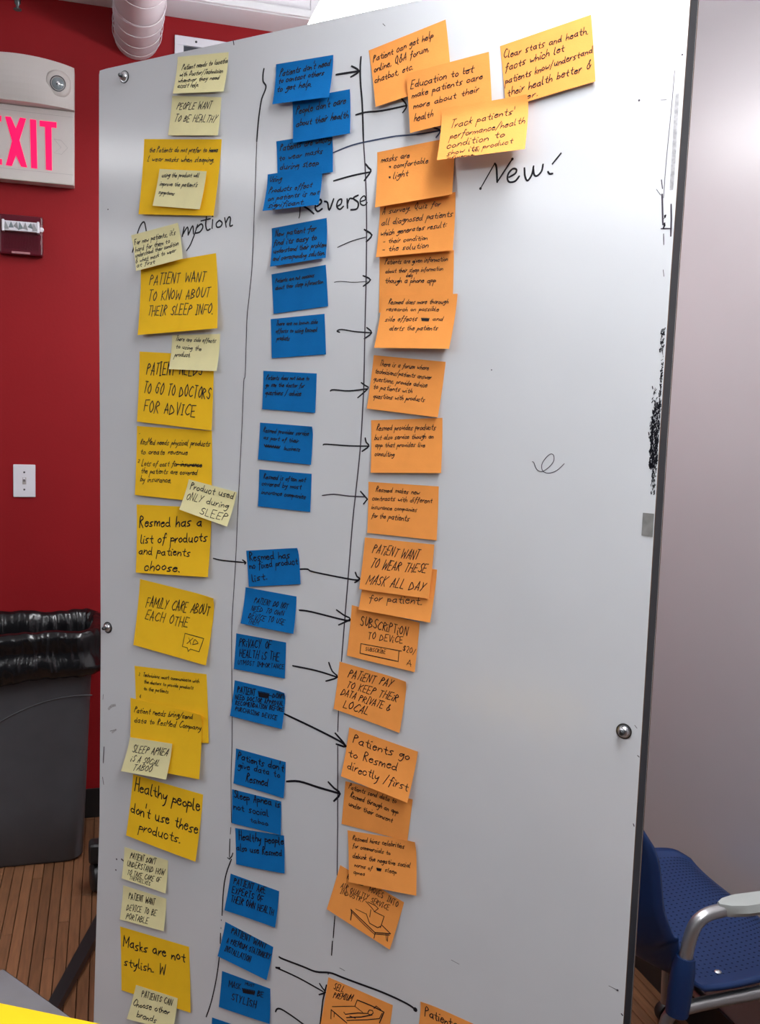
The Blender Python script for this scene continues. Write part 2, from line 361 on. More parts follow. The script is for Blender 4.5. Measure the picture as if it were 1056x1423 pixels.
# ---------------------------------------------------------------- blue chair behind the right edge of the board
t = thing('chair', (1.19, 1.68, 0), 'blue perforated plastic armchair with grey tube frame by the wall', 'chair')
PROF = [(.850, .800, .235), (.872, .745, .258), (.885, .68, .268), (.893, .62, .271), (.903, .57, .272), (.935, .505, .272), (1.0, .462, .270), (1.07, .446, .268), (1.15, .442, .266), (1.23, .446, .262), (1.30, .452, .252), (1.34, .454, .232), (1.362, .446, .195)]
def cr(P, s):                                  # Catmull-Rom through a list of tuples
    n = len(P) - 1; i = min(int(s * n), n - 1); q = s * n - i
    a, b, c, d = P[max(i - 1, 0)], P[i], P[i + 1], P[min(i + 2, n)]
    return [.5 * ((2 * b[k]) + (-a[k] + c[k]) * q + (2 * a[k] - 5 * b[k] + 4 * c[k] - d[k]) * q * q + (-a[k] + 3 * b[k] - 3 * c[k] + d[k]) * q ** 3) for k in range(len(a))]
CY = 1.680
def shell(u, v):                               # u -1 near side .. 1 far side, v 0 top of back .. 1 front of seat
    x_, z_, hw_ = cr(PROF, v); up = abs(u) ** 5
    fwd = max(0, min(1, (x_ - .90) / .14)); wrap = 1 - fwd * fwd * (3 - 2 * fwd)
    rise = .085 * abs(u) ** 4 * max(0, 1 - abs(x_ - .97) / .10) + .012 * up
    return Vector((x_ + .078 * wrap * u * u, CY + u * hw_, z_ + rise - .03 * max(0, 1 - v / .15) * u ** 6))
vs, fs = [], []; NU, NV = 32, 44
for i in range(NU + 1):
    for j in range(NV + 1): vs.append(shell(i / NU * 2 - 1, j / NV))
for i in range(NU):
    for j in range(NV): a = i * (NV + 1) + j; fs.append((a, a + 1, a + NV + 2, a + NV + 1))
sh = mesh('seat_shell', vs, fs, 'chair_blue', t, True)
bm = bmesh.new(); bm.from_mesh(sh.data); bmesh.ops.recalc_face_normals(bm, faces=bm.faces)
if sum(f.normal.z for f in bm.faces) < 0: bmesh.ops.reverse_faces(bm, faces=bm.faces)
bm.to_mesh(sh.data); bm.free()
md = sh.modifiers.new('thickness', 'SOLIDIFY'); md.thickness = .008; md.offset = -1
vs, fs = [], []
for a in range(34):
    for b in range(32):
        u = -.84 + 1.68 * a / 33; v = .50 + .43 * b / 31; e = .0125; fr = (shell(u + .01, v) - shell(u - .01, v)).normalized(); gr = (shell(u, v + .01) - shell(u, v - .01)).normalized()
        nn = fr.cross(gr).normalized(); nn = nn if nn.z > 0 else -nn
        p = shell(u, v) + nn * .0006; k = len(vs); r_ = .0026
        for q in range(6): an = q * math.pi / 3; vs.append(p + (fr * math.cos(an) + gr * math.sin(an)) * r_)
        fs.append(tuple(range(k, k + 6)))
ho = mesh('perforations', vs, fs, 'hole', sh); ho['kind'] = 'stuff'
def arm_parts(path, y0):
    P = [cr(path, i / 60) for i in range(61)]
    fr = tube('arm_frame', P, .0125, 'chair_metal', t, 14)
    bm = bmesh.new(); pad = [(1.082, .004), (1.10, .018), (1.13, .026), (1.31, .026), (1.34, .018), (1.35, .006)]
    vs, fs = [], []
    for x_, hwid in pad:
        yb = y0; zz = .613 + .006 * (x_ - 1.1)
        for dy, dz in ((-1, .004), (-.8, .017), (0, .020), (.8, .017), (1, .004), (.7, -.006), (-.7, -.006)): vs.append((x_, yb + dy * hwid, zz + dz))
    n = 7
    for i in range(len(pad) - 1):
        for k in range(n): a, b = i * n + k, i * n + (k + 1) % n; fs.append((a, b, b + n, a + n))
    fs.append(tuple(range(n))[::-1]); fs.append(tuple(range((len(pad) - 1) * n, len(pad) * n)))
    bm.free(); mesh('arm_pad', vs, fs, 'arm_grey', t, True)
    tube('arm_sleeve', [cr(path, s) for s in (.0, .05, .10, .135)], [.021, .0225, .0215, .017], 'chair_blue', t, 14)
# sleeve that carries the arm
def arm(sy, name_y):
    # sy -1 near, 1 far
    y0 = CY + sy * .281
    path = [(1.010, y0, .425), (1.016, y0, .50), (1.023, y0, .55), (1.031, y0, .582), (1.042, y0, .600), (1.060, y0, .610), (1.085, y0, .614), (1.12, y0, .616), (1.30, y0, .620), (1.345, y0, .616), (1.362, y0, .59), (1.362, y0, .50), (1.355, y0, .42)]
    if sy < 0: arm_parts(path, y0)
    yl = CY + sy * .252
    tube('seat_rail', [cr([(1.004, yl, .30), (1.006, yl, .36), (1.016, yl, .402), (1.06, yl, .412), (1.2, yl, .418), (1.32, yl, .420), (1.345, yl, .40), (1.35, yl, .36)], i / 24) for i in range(25)], .0125, 'chair_metal', t, 12)
    tube('leg', [(1.004, yl, .31), (.99, yl, .045)], .0125, 'chair_metal', t, 12)
    tube('leg', [(1.35, yl, .37), (1.36, yl, .045)], .0125, 'chair_metal', t, 12)
    for q in (.99, 1.36):
        w_ = lathe('caster', [(.004, -.012), (.024, -.012), (.026, -.006), (.026, .006), (.024, .012), (.004, .012)], (q, yl, .026), (0, 1, 0), 'black_rubber', t, 18)
arm(-1, 0); arm(1, 0)
tube('cross_rail', [(1.1, CY - .235, .41), (1.1, CY + .235, .41)], .010, 'chair_metal', t, 10)
for yk in (-.19, .19): lathe('seat_bolt', [(.007, 0), (.007, .002), (.004, .004)], shell(yk / .27 * 1.15, .66) + Vector((0, 0, .0)), (0, 0, 1), 'steel', t, 12)

# ---------------------------------------------------------------- grey table and yellow pad, bottom left
A = on_z(4, 1347, .73); d1 = (on_z(95, 1412, .73) - A); d1.z = 0; d1.normalize(); d2 = Vector((-d1.y, d1.x, 0)) * -1
if d2.x > 0: d2 = -d2
t = thing('table', (*(A + d1 * .6 + d2 * .35).xy, 0), 'grey topped table, one corner showing at the bottom left', 'table')
def slab(name, o, a, b, z0, z1, mat, par, bev=0):
    bm = bmesh.new(); vv = [bm.verts.new((*(o + q).xy, z)) for z in (z0, z1) for q in (Vector(), a, a + b, b)]
    for f in ((0, 1, 2, 3), (4, 5, 6, 7), (0, 1, 5, 4), (1, 2, 6, 5), (2, 3, 7, 6), (3, 0, 4, 7)): bm.faces.new([vv[i] for i in f])
    bmesh.ops.recalc_face_normals(bm, faces=bm.faces)
    if bev: bmesh.ops.bevel(bm, geom=list(bm.edges), offset=bev, segments=2, affect='EDGES')
    return from_bm(name, bm, mat, par)
slab('tabletop', A, d1 * 1.2, d2 * .7, .705, .73, 'table_grey', t)
slab('edge_strip', A - d1 * .002 - d2 * .002, d1 * 1.204, d2 * .704, .703, .7285, 'black_rubber', t)
for a_, b_ in ((.06, .06), (1.1, .06), (.06, .6), (1.1, .6)):
    slab('leg', A + d1 * a_ + d2 * b_, d1 * .04, d2 * .04, 0, .703, 'black_metal', t)
Yp = on_z(0, 1394, .762); Yq = on_z(140, 1423, .762); e1 = (Yq - Yp); e1.z = 0; e1.normalize(); e2 = Vector((e1.y, -e1.x, 0))
if e2.y > 0: e2 = -e2
o = Yp - e1 * .16
pd = thing('note_pad', (*(o + e1 * .2 + e2 * .12).xy, .7305), 'bright yellow paper pad lying on the grey table corner', 'pad')
slab('top_sheet', o, e1 * .34, e2 * .24, .7605, .762, 'pad_yellow', pd)
slab('sheet_stack', o + e1 * .001 + e2 * .001, e1 * .338, e2 * .238, .7305, .7602, 'yellow', pd)
# ---------------------------------------------------------------- the whiteboard
BX = Vector((.687, -.727, 0)).normalized(); BN = Vector((-BX.y, BX.x, 0)) * -1; BZ = Vector((0, 0, 1))       # along the board, out of its face
if BN.y > 0: BN = -BN
P0 = CAM + ray(139, 97) * 1.95
def at(px, py, z=0.):                          # where a sight line meets the board's face (z metres in front of it)
    r = ray(px, py); t_ = ((P0 + BN * z - CAM).dot(BN)) / r.dot(BN); return CAM + r * t_
BB = .07                                       # height of its bottom edge
def outline():
    L = [at(137.7, 104), at(137.5, 400), at(139, 600), at(140, 900), at(138.3, 1140), at(134.5, 1260), at(130, 1423)]
    Rr = [at(959, 0), at(930.6, 400), at(917, 600), at(892.6, 1000), at(865.8, 1423)]
    tr = at(965, -84); p = L + [Vector((*L[-1].xy, BB))]
    br = Vector((*Rr[-1].xy, BB)); p += [br] + Rr[::-1] + [tr + Vector((0, 0, -.02)), tr - BX * .02]
    a, b = at(137.7, 104), at(148, 95.3); k = at(138.6, 98.2)
    return p + [b, k]
OUT = outline(); OUT = OUT[::-1]
bc = (OUT[0] + OUT[len(OUT) // 2]) / 2
wb = thing('whiteboard', (*((at(140, 900) + at(892, 1000)) / 2).xy, 0), 'large scratched white board covered in rows of sticky notes', 'whiteboard')
def plate(name, z0, z1, mats, inset=0):
    cen = sum(OUT, Vector()) / len(OUT); P = [p + (cen - p).normalized() * inset for p in OUT]; n = len(P)
    vs = [p + BN * z1 for p in P] + [p + BN * z0 for p in P]
    bm = bmesh.new(); bv = [bm.verts.new(v) for v in vs]
    f0 = bm.faces.new(bv[:n]); f1 = bm.faces.new(bv[n:][::-1])
    for i in range(n): bm.faces.new((bv[i], bv[i + n], bv[(i + 1) % n + n], bv[(i + 1) % n]))
    bmesh.ops.recalc_face_normals(bm, faces=bm.faces)
    base = org(wb); bmesh.ops.translate(bm, verts=bm.verts, vec=-base)
    me = bpy.data.meshes.new(name); bm.to_mesh(me); bm.free()
    for m in mats: me.materials.append(M[m])
    me.polygons.foreach_set('material_index', [0, 0] + [len(mats) - 1] * n); return link(name, me, wb)
plate('front_sheet', -.0055, 0, ['board_white', 'laminate_edge'])
plate('panel_core', -.0475, -.0056, ['board_core'], .0003)
plate('back_sheet', -.053, -.0476, ['board_white', 'laminate_edge'])
for px, py in ((173, 107), (150, 872), (867, 1016)):
    o = at(px, py, 0); b_ = lathe('bolt', [(.0105, .0002), (.0105, .0018), (.0085, .0022), (.0082, .0045), (.0060, .0070), (.0035, .0080)], o, BN, 'steel', wb, 20)
    lathe('bolt_tip', [(.0038, .007), (.0038, .014), (.0028, .0155)], o, BN, 'dark_steel', b_, 12)
    lathe('washer', [(.0125, .0001), (.0125, .0010)], o, BN, 'dark_steel', b_, 24)
# stand behind the board: posts, foot and casters
pl = OUT_L = at(134, 1260); BK = -BN
def bp(s, back, z): q = at(140, 900); return Vector((*(q + BX * s + BK * back).xy, z))
for s in (.14, 1.02): tube('post', [bp(s, .075, .05), bp(s, .075, 1.9)], .018, 'black_metal', wb, 12)
for z_ in (.35, 1.85): tube('stand_rail', [bp(.14, .075, z_), bp(1.02, .075, z_)], .015, 'black_metal', wb, 12)
for s in (.14, 1.02): tube('foot', [bp(s, .0, .05) + BN * .0, bp(s, .55, .05)], .018, 'black_metal', wb, 12)
ll = [on_z(133.2, 1270.5, .05), on_z(67.4, 1391.7, .05)]; rr = [on_z(132.3, 1305.5, .05), on_z(79.4, 1400, .05)]
dl = (ll[1] - ll[0]).normalized(); dr = (rr[1] - rr[0]).normalized(); dm = (dl + dr).normalized()
la, lb = ll[0] - dm * .18, ll[1] + dm * .16; ra, rb = rr[0] - dm * .26, rr[1] + dm * .13
prism('floor_strut', [la, lb, rb, ra], (0, 0, -.022), 'black_metal', wb)
for px, py, r_ in ((130.5, 1212, .045),):
    q = on_z(134, 1237, 0); w_ = Vector((q.x, q.y, .045))
    cw = lathe('caster', [(.004, -.018), (.036, -.018), (.045, -.010), (.045, .010), (.036, .018), (.004, .018)], w_, (1, .15, 0), 'black_rubber', wb, 24)
    bm = bmesh.new(); add_box(bm, w_.x - .024, w_.x + .05, w_.y - .03, w_.y + .03, .095, .160, .015, 3); from_bm('caster_fork', bm, 'black_metal', cw)
    tube('caster_stem', [(w_.x + .012, w_.y, .05), (w_.x + .012, w_.y, .12)], .012, 'dark_steel', cw, 10)
# a strip of grey tape folded over the right edge
tp = [at(893.4, 712.5, .0004), at(908.9, 713.9, .0004), at(907, 746, .0004), at(891.5, 744, .0004)]
tag(prism('tape_strip', tp, BN * .0006, 'tape', None, at(900, 729, .0004)), 'short grey tape strip stuck at the right edge of the whiteboard', 'tape')

# ---------------------------------------------------------------- a single-stroke handwriting font
# each glyph: strokes of "xy" pairs; y digit 3 is the base line, 6 the x-height, 9 the cap height
G = {
'a': '46 26 05 04 23 44 46,46 44 53', 'b': '09 03,05 26 45 44 23 04', 'c': '45 36 16 05 04 13 33 44', 'd': '45 26 05 04 23 44,49 44 53',
'e': '05 45 36 16 05 04 13 33 44', 'f': '48 39 28 24 11,06 46', 'g': '46 16 05 04 24 46,46 42 20 01', 'h': '09 03,04 26 45 43', 'i': '06 03 13,08 18',
'j': '26 21 00,28 38', 'k': '09 03,36 05 33', 'l': '09 04 13 23', 'm': '06 03,04 16 35 33,34 56 65 63', 'n': '06 03,04 26 45 43', 'o': '26 05 04 23 44 45 26',
'p': '06 00,05 26 45 44 24 04', 'q': '46 16 05 04 24 45,46 40', 'r': '06 03,04 26 36', 's': '46 26 05 34 33 03', 't': '28 24 33 43,06 46', 'u': '06 04 23 44 46,46 43 53',
'v': '06 23 46', 'w': '06 13 35 43 66', 'x': '06 43,46 03', 'y': '06 04 24 46,46 31 10', 'z': '06 46 03 43',
'A': '03 29 43,05 45', 'B': '03 09 38 47 06 45 44 03', 'C': '58 39 17 05 14 33 54', 'D': '03 09 37 55 34 03', 'E': '49 09 03 43,06 36', 'F': '49 09 03,06 36',
'G': '58 39 17 05 14 33 45 46 26', 'H': '09 03,49 43,06 46', 'I': '19 13,09 29,03 23', 'J': '39 34 13 04', 'K': '09 03,49 06 43', 'L': '09 03 43', 'M': '03 09 35 69 63',
'N': '03 09 43 49', 'O': '29 07 05 23 45 47 29', 'P': '03 09 38 47 06', 'Q': '29 07 05 23 45 47 29,34 52', 'R': '03 09 38 47 06 43', 'S': '48 29 07 26 45 33 04',
'T': '29 23,09 49', 'U': '09 05 23 45 49', 'V': '09 23 49', 'W': '09 13 37 53 69', 'X': '09 43,49 03', 'Y': '09 26 49,26 13', 'Z': '09 49 03 43', '~': '10 13,09 00',
'0': '29 07 05 23 45 47 29', '1': '07 19 13', '2': '08 29 47 03 43', '3': '09 38 47 26 45 33 04', '4': '39 05 45,39 33', '.': '03 13', ',': '13 02', "'": '09 07', ':': '06 16,04 14',
'!': '09 05,03 13', '/': '49 02', '-': '05 35', '&': '44 18 39 27 05 13 33 55', '$': '48 29 07 26 45 33 04,29 23', '*': '05 16 15 05',
'i_': ''}
CURVY = set('abcdefghijklmnopqrstuvwxyzBCDGJOPQRSU0238&$')
def chaikin(P):
    if len(P) < 3: return P
    o = [P[0]]
    for i in range(len(P) - 1):
        a, b = P[i], P[i + 1]
        if i > 0: o.append((a[0] * .75 + b[0] * .25, a[1] * .75 + b[1] * .25))
        if i < len(P) - 2: o.append((a[0] * .25 + b[0] * .75, a[1] * .25 + b[1] * .75))
    return o + [P[-1]]
def text_strokes(s, x0, y0, x1, y1, h, slant=.28, up=(0, -1), rnd=None):
    """pixel polylines of a written line whose base line runs from (x0,y0) to (x1,y1)"""
    rnd = rnd or random.Random(sum(map(ord, s)) + int(x0)); adv, X = [], 0.
    for c in s:
        adv.append(X)
        if c == ' ': X += 5.0; continue
        wd = max(int(p[0]) for st in G[c].split(',') for p in st.split()); X += wd + (1.5 if c.islower() else 1.8)
    W = max(X - 1.2, 1); dx, dy = x1 - x0, y1 - y0; L = math.hypot(dx, dy); ux, uy = dx / L, dy / L; k = L / W; out = []
    n = math.hypot(*up); px, py = up[0] / n, up[1] / n
    for c, a in zip(s, adv):
        if c == ' ': continue
        jy = rnd.uniform(-.06, .06); js = rnd.uniform(.9, 1.12); sl = slant + rnd.uniform(-.07, .07)
        for st in G[c].split(','):
            P = [(int(q[0]) + rnd.uniform(-.22, .22), (int(q[1]) - 3) / 6 + rnd.uniform(-.03, .03)) for q in st.split()]
            if c in CURVY: P = chaikin(P) if h < 8 else chaikin(chaikin(P))
            if c.islower() or c in '~': P = [(q[0], q[1] * .84) for q in P]
            out.append([(x0 + ux * k * (a + gx) + (gy * js + jy) * h * (px + sl * ux), y0 + uy * k * (a + gx) + (gy * js + jy) * h * (py + sl * uy)) for gx, gy in P])
    return out
def ribbons(strokes, put, nrm):
    """flat ink ribbons; put(px,py) gives the 3D point on the paper, width in metres"""
    vs, fs = [], []
    for P, wd in strokes:
        Q = [P[0]]
        for p in P[1:]:
            m = max(1, int(math.hypot(p[0] - Q[-1][0], p[1] - Q[-1][1]) / 7)); a = Q[-1]
            Q += [(a[0] + (p[0] - a[0]) * i / m, a[1] + (p[1] - a[1]) * i / m) for i in range(1, m + 1)]
        T = [put(*q) for q in Q]; runs = [[T[0]]]
        for i in range(1, len(T)):
            runs[-1].append(T[i])
            if i < len(T) - 1:
                d0, d1 = T[i] - T[i - 1], T[i + 1] - T[i]
                if d0.length > 1e-7 and d1.length > 1e-7 and d0.angle(d1) > .9: runs.append([T[i]])
        for T in runs:
            D = [((T[min(i + 1, len(T) - 1)] - T[max(i - 1, 0)])) for i in range(len(T))]
            D = [d.normalized() if d.length > 1e-7 else BX for d in D]
            T[0] = T[0] - D[0] * wd * .35; T[-1] = T[-1] + D[-1] * wd * .35; b = len(vs)
            for i, (p, d) in enumerate(zip(T, D)):
                s = nrm.cross(d).normalized() * (wd / 2 * (.8 if i in (0, len(T) - 1) else 1)); vs += [p - s, p + s]
            for i in range(len(T) - 1): fs.append((b + 2 * i, b + 2 * i + 1, b + 2 * i + 3, b + 2 * i + 2))
    return vs, fs
def px_size(px, py): p = at(px, py); return (p - CAM).length / F * .97

# ---------------------------------------------------------------- sticky notes
GROUPS = {'yellow': 'big yellow square sticky notes', 'pale': 'small pale yellow sticky notes', 'blue': 'blue sticky notes in the middle column', 'orange': 'orange sticky notes in the right column'}
def note(kind, quad, lift, label, lines, base=0., curl=(0, 0), wt=1., slant=.28, marks=(), curve=1.6):
    """quad: the four corners top left, top right, bottom right, bottom left; lift / base / curl in millimetres"""
    if kind == 'blue': wt *= 1.18
    lift, base = lift / 1000, base / 1000 + .0006; cl, crr = curl[0] / 1000, curl[1] / 1000
    zc = [base + cl, base + crr, base + lift, base + lift * .9]
    c3 = [at(*p, z) - BN * z for p, z in zip(quad, zc)]
    def bil(c, u, v): return (c[0] * (1 - u) + c[1] * u) * (1 - v) + (c[3] * (1 - u) + c[2] * u) * v
    seed = random.Random(int(quad[0][0] * 31 + quad[0][1])); wob = seed.uniform(-.0012, .0012) if lift > .003 else 0
    def S(u, v, e=0.):
        z = base + lift * (.9 + .1 * u) * max(0, (v - .12) / .88) ** curve + cl * max(0, 1 - u * 3) ** 2 * max(0, 1 - v * 3.5) ** 2 + crr * max(0, u * 3 - 2) ** 2 * max(0, 1 - v * 3.5) ** 2
        z += wob * math.sin(math.pi * u) * v
        return bil(c3, u, v) + BN * (z + e)
    NU, NV = 8, 10; vs, fs = [], []
    for side in (0, 1):
        for j in range(NV + 1):
            for i in range(NU + 1): vs.append(S(i / NU, j / NV, -.0003 * side))
    o = (NU + 1) * (NV + 1)
    for j in range(NV):
        for i in range(NU):
            a = j * (NU + 1) + i; fs.append((a, a + NU + 1, a + NU + 2, a + 1)); fs.append((a + o, a + o + 1, a + o + NU + 2, a + o + NU + 1))
    rim = [i for i in range(NU)] + [j * (NU + 1) + NU for j in range(NV)] + [NV * (NU + 1) + i for i in range(NU, 0, -1)] + [j * (NU + 1) for j in range(NV, 0, -1)]
    for a, b in zip(rim, rim[1:] + rim[:1]): fs.append((a, b, b + o, a + o))
    loc = S(.5, 0); root = mesh('sticky_note', vs, fs, kind, None, True, loc)
    tag(root, label, 'sticky note', GROUPS[kind])
    q = quad
    def inv(px, py):
        u = v = .5
        for _ in range(8):
            x = (q[0][0] * (1 - u) + q[1][0] * u) * (1 - v) + (q[3][0] * (1 - u) + q[2][0] * u) * v - px
            y = (q[0][1] * (1 - u) + q[1][1] * u) * (1 - v) + (q[3][1] * (1 - u) + q[2][1] * u) * v - py
            a = (q[1][0] - q[0][0]) * (1 - v) + (q[2][0] - q[3][0]) * v; b = (q[3][0] - q[0][0]) * (1 - u) + (q[2][0] - q[1][0]) * u
            c = (q[1][1] - q[0][1]) * (1 - v) + (q[2][1] - q[3][1]) * v; d = (q[3][1] - q[0][1]) * (1 - u) + (q[2][1] - q[1][1]) * u
            D = a * d - b * c; u -= (x * d - b * y) / D; v -= (a * y - x * c) / D
        return min(max(u, .008), .992), min(max(v, .008), .992)
    def put(px, py): return S(*inv(px, py), .0004)
    m = px_size(*q[0]); st = []; up = (q[0][0] - q[3][0] + q[1][0] - q[2][0], q[0][1] - q[3][1] + q[1][1] - q[2][1])
    for L in lines:
        s, x0, y0, x1, y1, h = L[:6]; wd = max(.75, min(.42 + .068 * h, 1.9)) * m * wt
        for P in text_strokes(s, x0, y0, x1, y1, h, slant, up): st.append((P, wd))
    for P, wd in marks: st.append((P, wd * m))
    if st:
        vs, fs = ribbons(st, put, BN); mesh('writing', vs, fs, 'ink', root)
    return root
def scrib(x0, y0, x1, y1, h, n=7):               # crossed-out word
    P = []; up = h / 2
    for i in range(n * 2 + 1): s = i / (n * 2); P.append((x0 + (x1 - x0) * s, y0 + (y1 - y0) * s + (up if i % 2 else -up)))
    return P
Q = '"'
# left column
note('pale', [(247,79),(317.5,72.5),(310.5,127),(240,130)], 9, 'pale sticky note at the very top of the left column, near the bolt', [('Patient needs to location',252,96.6,317,86.5,8),('with Doctor/Technician',248.6,106,308.6,100.5,7.5),('whenever they need',246.6,114.5,304,109.5,7),('assist help.',246,122,276,120,8)], wt=.9)
note('pale', [(239.3,133),(307.4,135),(302.3,188.2),(233.3,188.2)], 6, 'pale sticky note reading PEOPLE WANT TO BE HEALTHY', [('PEOPLE WANT',245,152,293,150.5,9.5),('TO BE HEALTHY',242,169,299,170,9.5)], slant=.3)
note('yellow', [(200.4,193.3),(308,193.5),(296.5,299.8),(192.4,297.7)], 9, 'yellow square sticky note with a small pale note stuck on it', [('the Patients do not prefer to have',207,211,302,211,8),('1. wear masks when sleeping.',204,223.6,297,225,8)], marks=[(scrib(292,209,301,209.5,2.5,4),1.5)])
note('pale', [(221.7,234.7),(287,238),(277.3,291),(212,285.8)], 6, 'pale sticky note stuck onto the topmost yellow square note', [('using the product will',224.4,245.8,276,246,7),("improve the patient's",221.4,257.7,273.3,259.4,7),('symptoms',219.7,268.8,241.5,271.3,7)], base=8.5)
note('pale', [(182.2,327),(247,309.6),(253.4,359.5),(189,376.6)], 10, 'tilted pale sticky note covering part of the word Assumption', [("For new patients, it's",186.4,340.3,243,325.5,8),('hard for them to',187.3,350.5,235,337.5,8),('understand their condition',187.3,358,247,340.5,7),('& what mask to wear',188,366.4,243.5,350,7),('at first',190,371.8,215.4,365.5,7)], base=1)
note('yellow', [(195.5,369.6),(300,351.7),(301.8,456.2),(191.2,465.6)], 12, 'yellow square sticky note about patients wanting to know their sleep info', [('PATIENT WANT',206.9,396,284.4,390,14),('TO KNOW ABOUT',205,418,290,413.5,14),('THEIR SLEEP INFO.',204.7,438.5,295.5,436,14)], slant=.2)
note('pale', [(239,466),(305.7,463.9),(300.6,515.8),(234.7,512.9)], 9, 'pale sticky note about side effects to using the product', [('There are side effects',243.5,473.5,299,476,7),('to using the',243.5,483.7,278.8,487,7),('product.',241.8,495.4,264,495.8,8)])
note('yellow', [(194,488.4),(297,494),(293.8,598.2),(190.3,585.9)], 6, 'yellow square sticky note about patients going to doctors for advice', [('PATIENT NEEDS',203.5,520,281,522,17),('TO GO TO DOCTORS',198.9,546,291,555,16),('FOR ADVICE',200,572,271.6,579,16)], slant=.15, base=.8)
note('yellow', [(190.3,591.9),(294.3,598.7),(293.5,699),(187.3,687.8)], 5, 'yellow square sticky note about physical products and the cost of insurance', [('*',193.5,604,194.5,604,4),('ResMed needs physical products',195,617.4,291.2,620,9),('to create revenue',195,631,261.4,632,9),('2',190.7,643,194,643,5),('Lots of cost for insurance',196.6,647.3,280.2,649,9),('the patients are covered',195.8,657.5,274.2,660,9),('by insurance.',195,668.6,239.3,671,9)], marks=[([(248,645.5),(281,647.5)],1.5)])
note('pale', [(262.3,666),(329,684),(315.4,731.8),(249,707.9)], 9, 'tilted pale sticky note reading Product used ONLY during SLEEP', [('Product used',263.5,679.6,323.5,693.5,11),('ONLY during',258,694,316,707,10),('SLEEP',277.6,714.7,314.3,724,10)], base=5, slant=.1)
note('yellow', [(189.8,701),(294,706),(288.7,802.2),(188.6,795.7)], 8, 'yellow square sticky note about the list of products patients choose', [('Resmed has a',193.6,732.3,280.2,730.5,16),('list of products',195,754.8,287,752.5,15),('and patients',192.4,770,264.8,772.7,13),('choose.',201,792,252,794,15)], wt=1.2, slant=.1)
note('yellow', [(194.6,804.5),(296.4,831.5),(286,924.9),(185.2,896.2)], 8, 'yellow square sticky note with a small drawn speech bubble', [('FAMILY CARE ABOUT',202.3,843,288,856,14),('EACH OTHE',201,860.5,259.7,873.2,13),('XD',259.7,895.4,275,897.5,9)], curl=(0,7), marks=[([(256.8,880.6),(281.9,887.7),(276.2,906.1),(264.8,902.2),(261.9,905.6),(260.6,900.5),(253.8,898.8),(256.8,880.6)],1.1)], slant=.2)
note('yellow', [(187,925.3),(286.9,936.9),(289.8,1033),(190,1022)], 3, 'yellow square sticky note about technicians, half hidden by the one pasted over it', [('3.',192.6,939,195,939,4.5),('Technicians must communicate with',199,940,277,949,6),('the doctors to provide products',200.3,949.5,269.3,958,6),('to the patients',199.8,959,235.2,963.5,6),('4.',193.5,970,196,970,4.5)])
note('yellow', [(181.2,969.7),(279,993.5),(276.5,1083),(179.5,1064)], 8, 'yellow square sticky note about patients bringing or sending data', [('Patient needs bring/send',186,990,266.2,1000.5,9),('data to ResMed Company',186,1003.8,277,1015.7,9)], base=3.5, curl=(0,5))
note('pale', [(180.7,1024.5),(239.1,1033.6),(230.6,1083.5),(167.9,1071.6)], 9, 'pale sticky note reading SLEEP APNEA IS A SOCIAL TABOO', [('SLEEP APNEA',182.7,1045.5,231,1051,10.5),('iS A SOCiAL',180.7,1058.3,219.9,1064.5,9),('TABOO',184,1070,209.7,1073.6,9)], base=11, slant=.25)
note('yellow', [(184.9,1076),(282.1,1104.3),(271.5,1197.5),(175.1,1160.9)], 8, 'yellow square sticky note reading Healthy people do not use these products', [('Healthy people',187,1098.3,277,1128,18),("don't use these",181,1129,274,1159,17),('products.',193.6,1153.5,251.3,1172.5,15)], wt=1.1, slant=.05)
note('pale', [(173,1177),(233.4,1195.9),(229.9,1241.6),(169,1220.6)], 6, 'pale sticky note directly below the Healthy people note', [("PATIENT DON'T",180.5,1192.8,215.5,1202,8.5),('UNDERSTAND HOW',176,1203.7,227.2,1217,8),('TO TAKE CARE OF',176.4,1215.4,222,1227,7),('THEMSELVES',179.9,1221.6,208.7,1231,5)], slant=.2)
note('pale', [(171.2,1230.3),(230.9,1249),(227.2,1294),(166.5,1277.8)], 7, 'pale sticky note reading PATIENT WANT DEVICE TO BE PORTABLE', [('PATIENT WANT',178.4,1249.4,214.5,1258,9),('DEVICE TO BE',175.3,1265,216.3,1273,8.5),('PORTABLE',175.1,1277,205.6,1284,8)], slant=.15)
note('yellow', [(167,1287.5),(262.6,1315.9),(264.7,1407.5),(168.9,1376)], 4, 'yellow square sticky note reading Masks are not stylish', [('Masks are not',171.2,1315.5,257.5,1337,16),('stylish. W',172.6,1341,230.3,1356,14)], slant=.1, wt=1.1)
note('pale', [(189,1368.8),(246.8,1387.3),(240,1432),(176.1,1416)], 8, 'pale sticky note lowest in the left column, cut by the photo edge', [('PATIENTS CAN',196.3,1385.3,238,1398,9),('Choose other',184,1397.6,234.4,1410.5,10),('brands',190.1,1413.5,217,1421.5,10)], base=4.5, slant=.1)
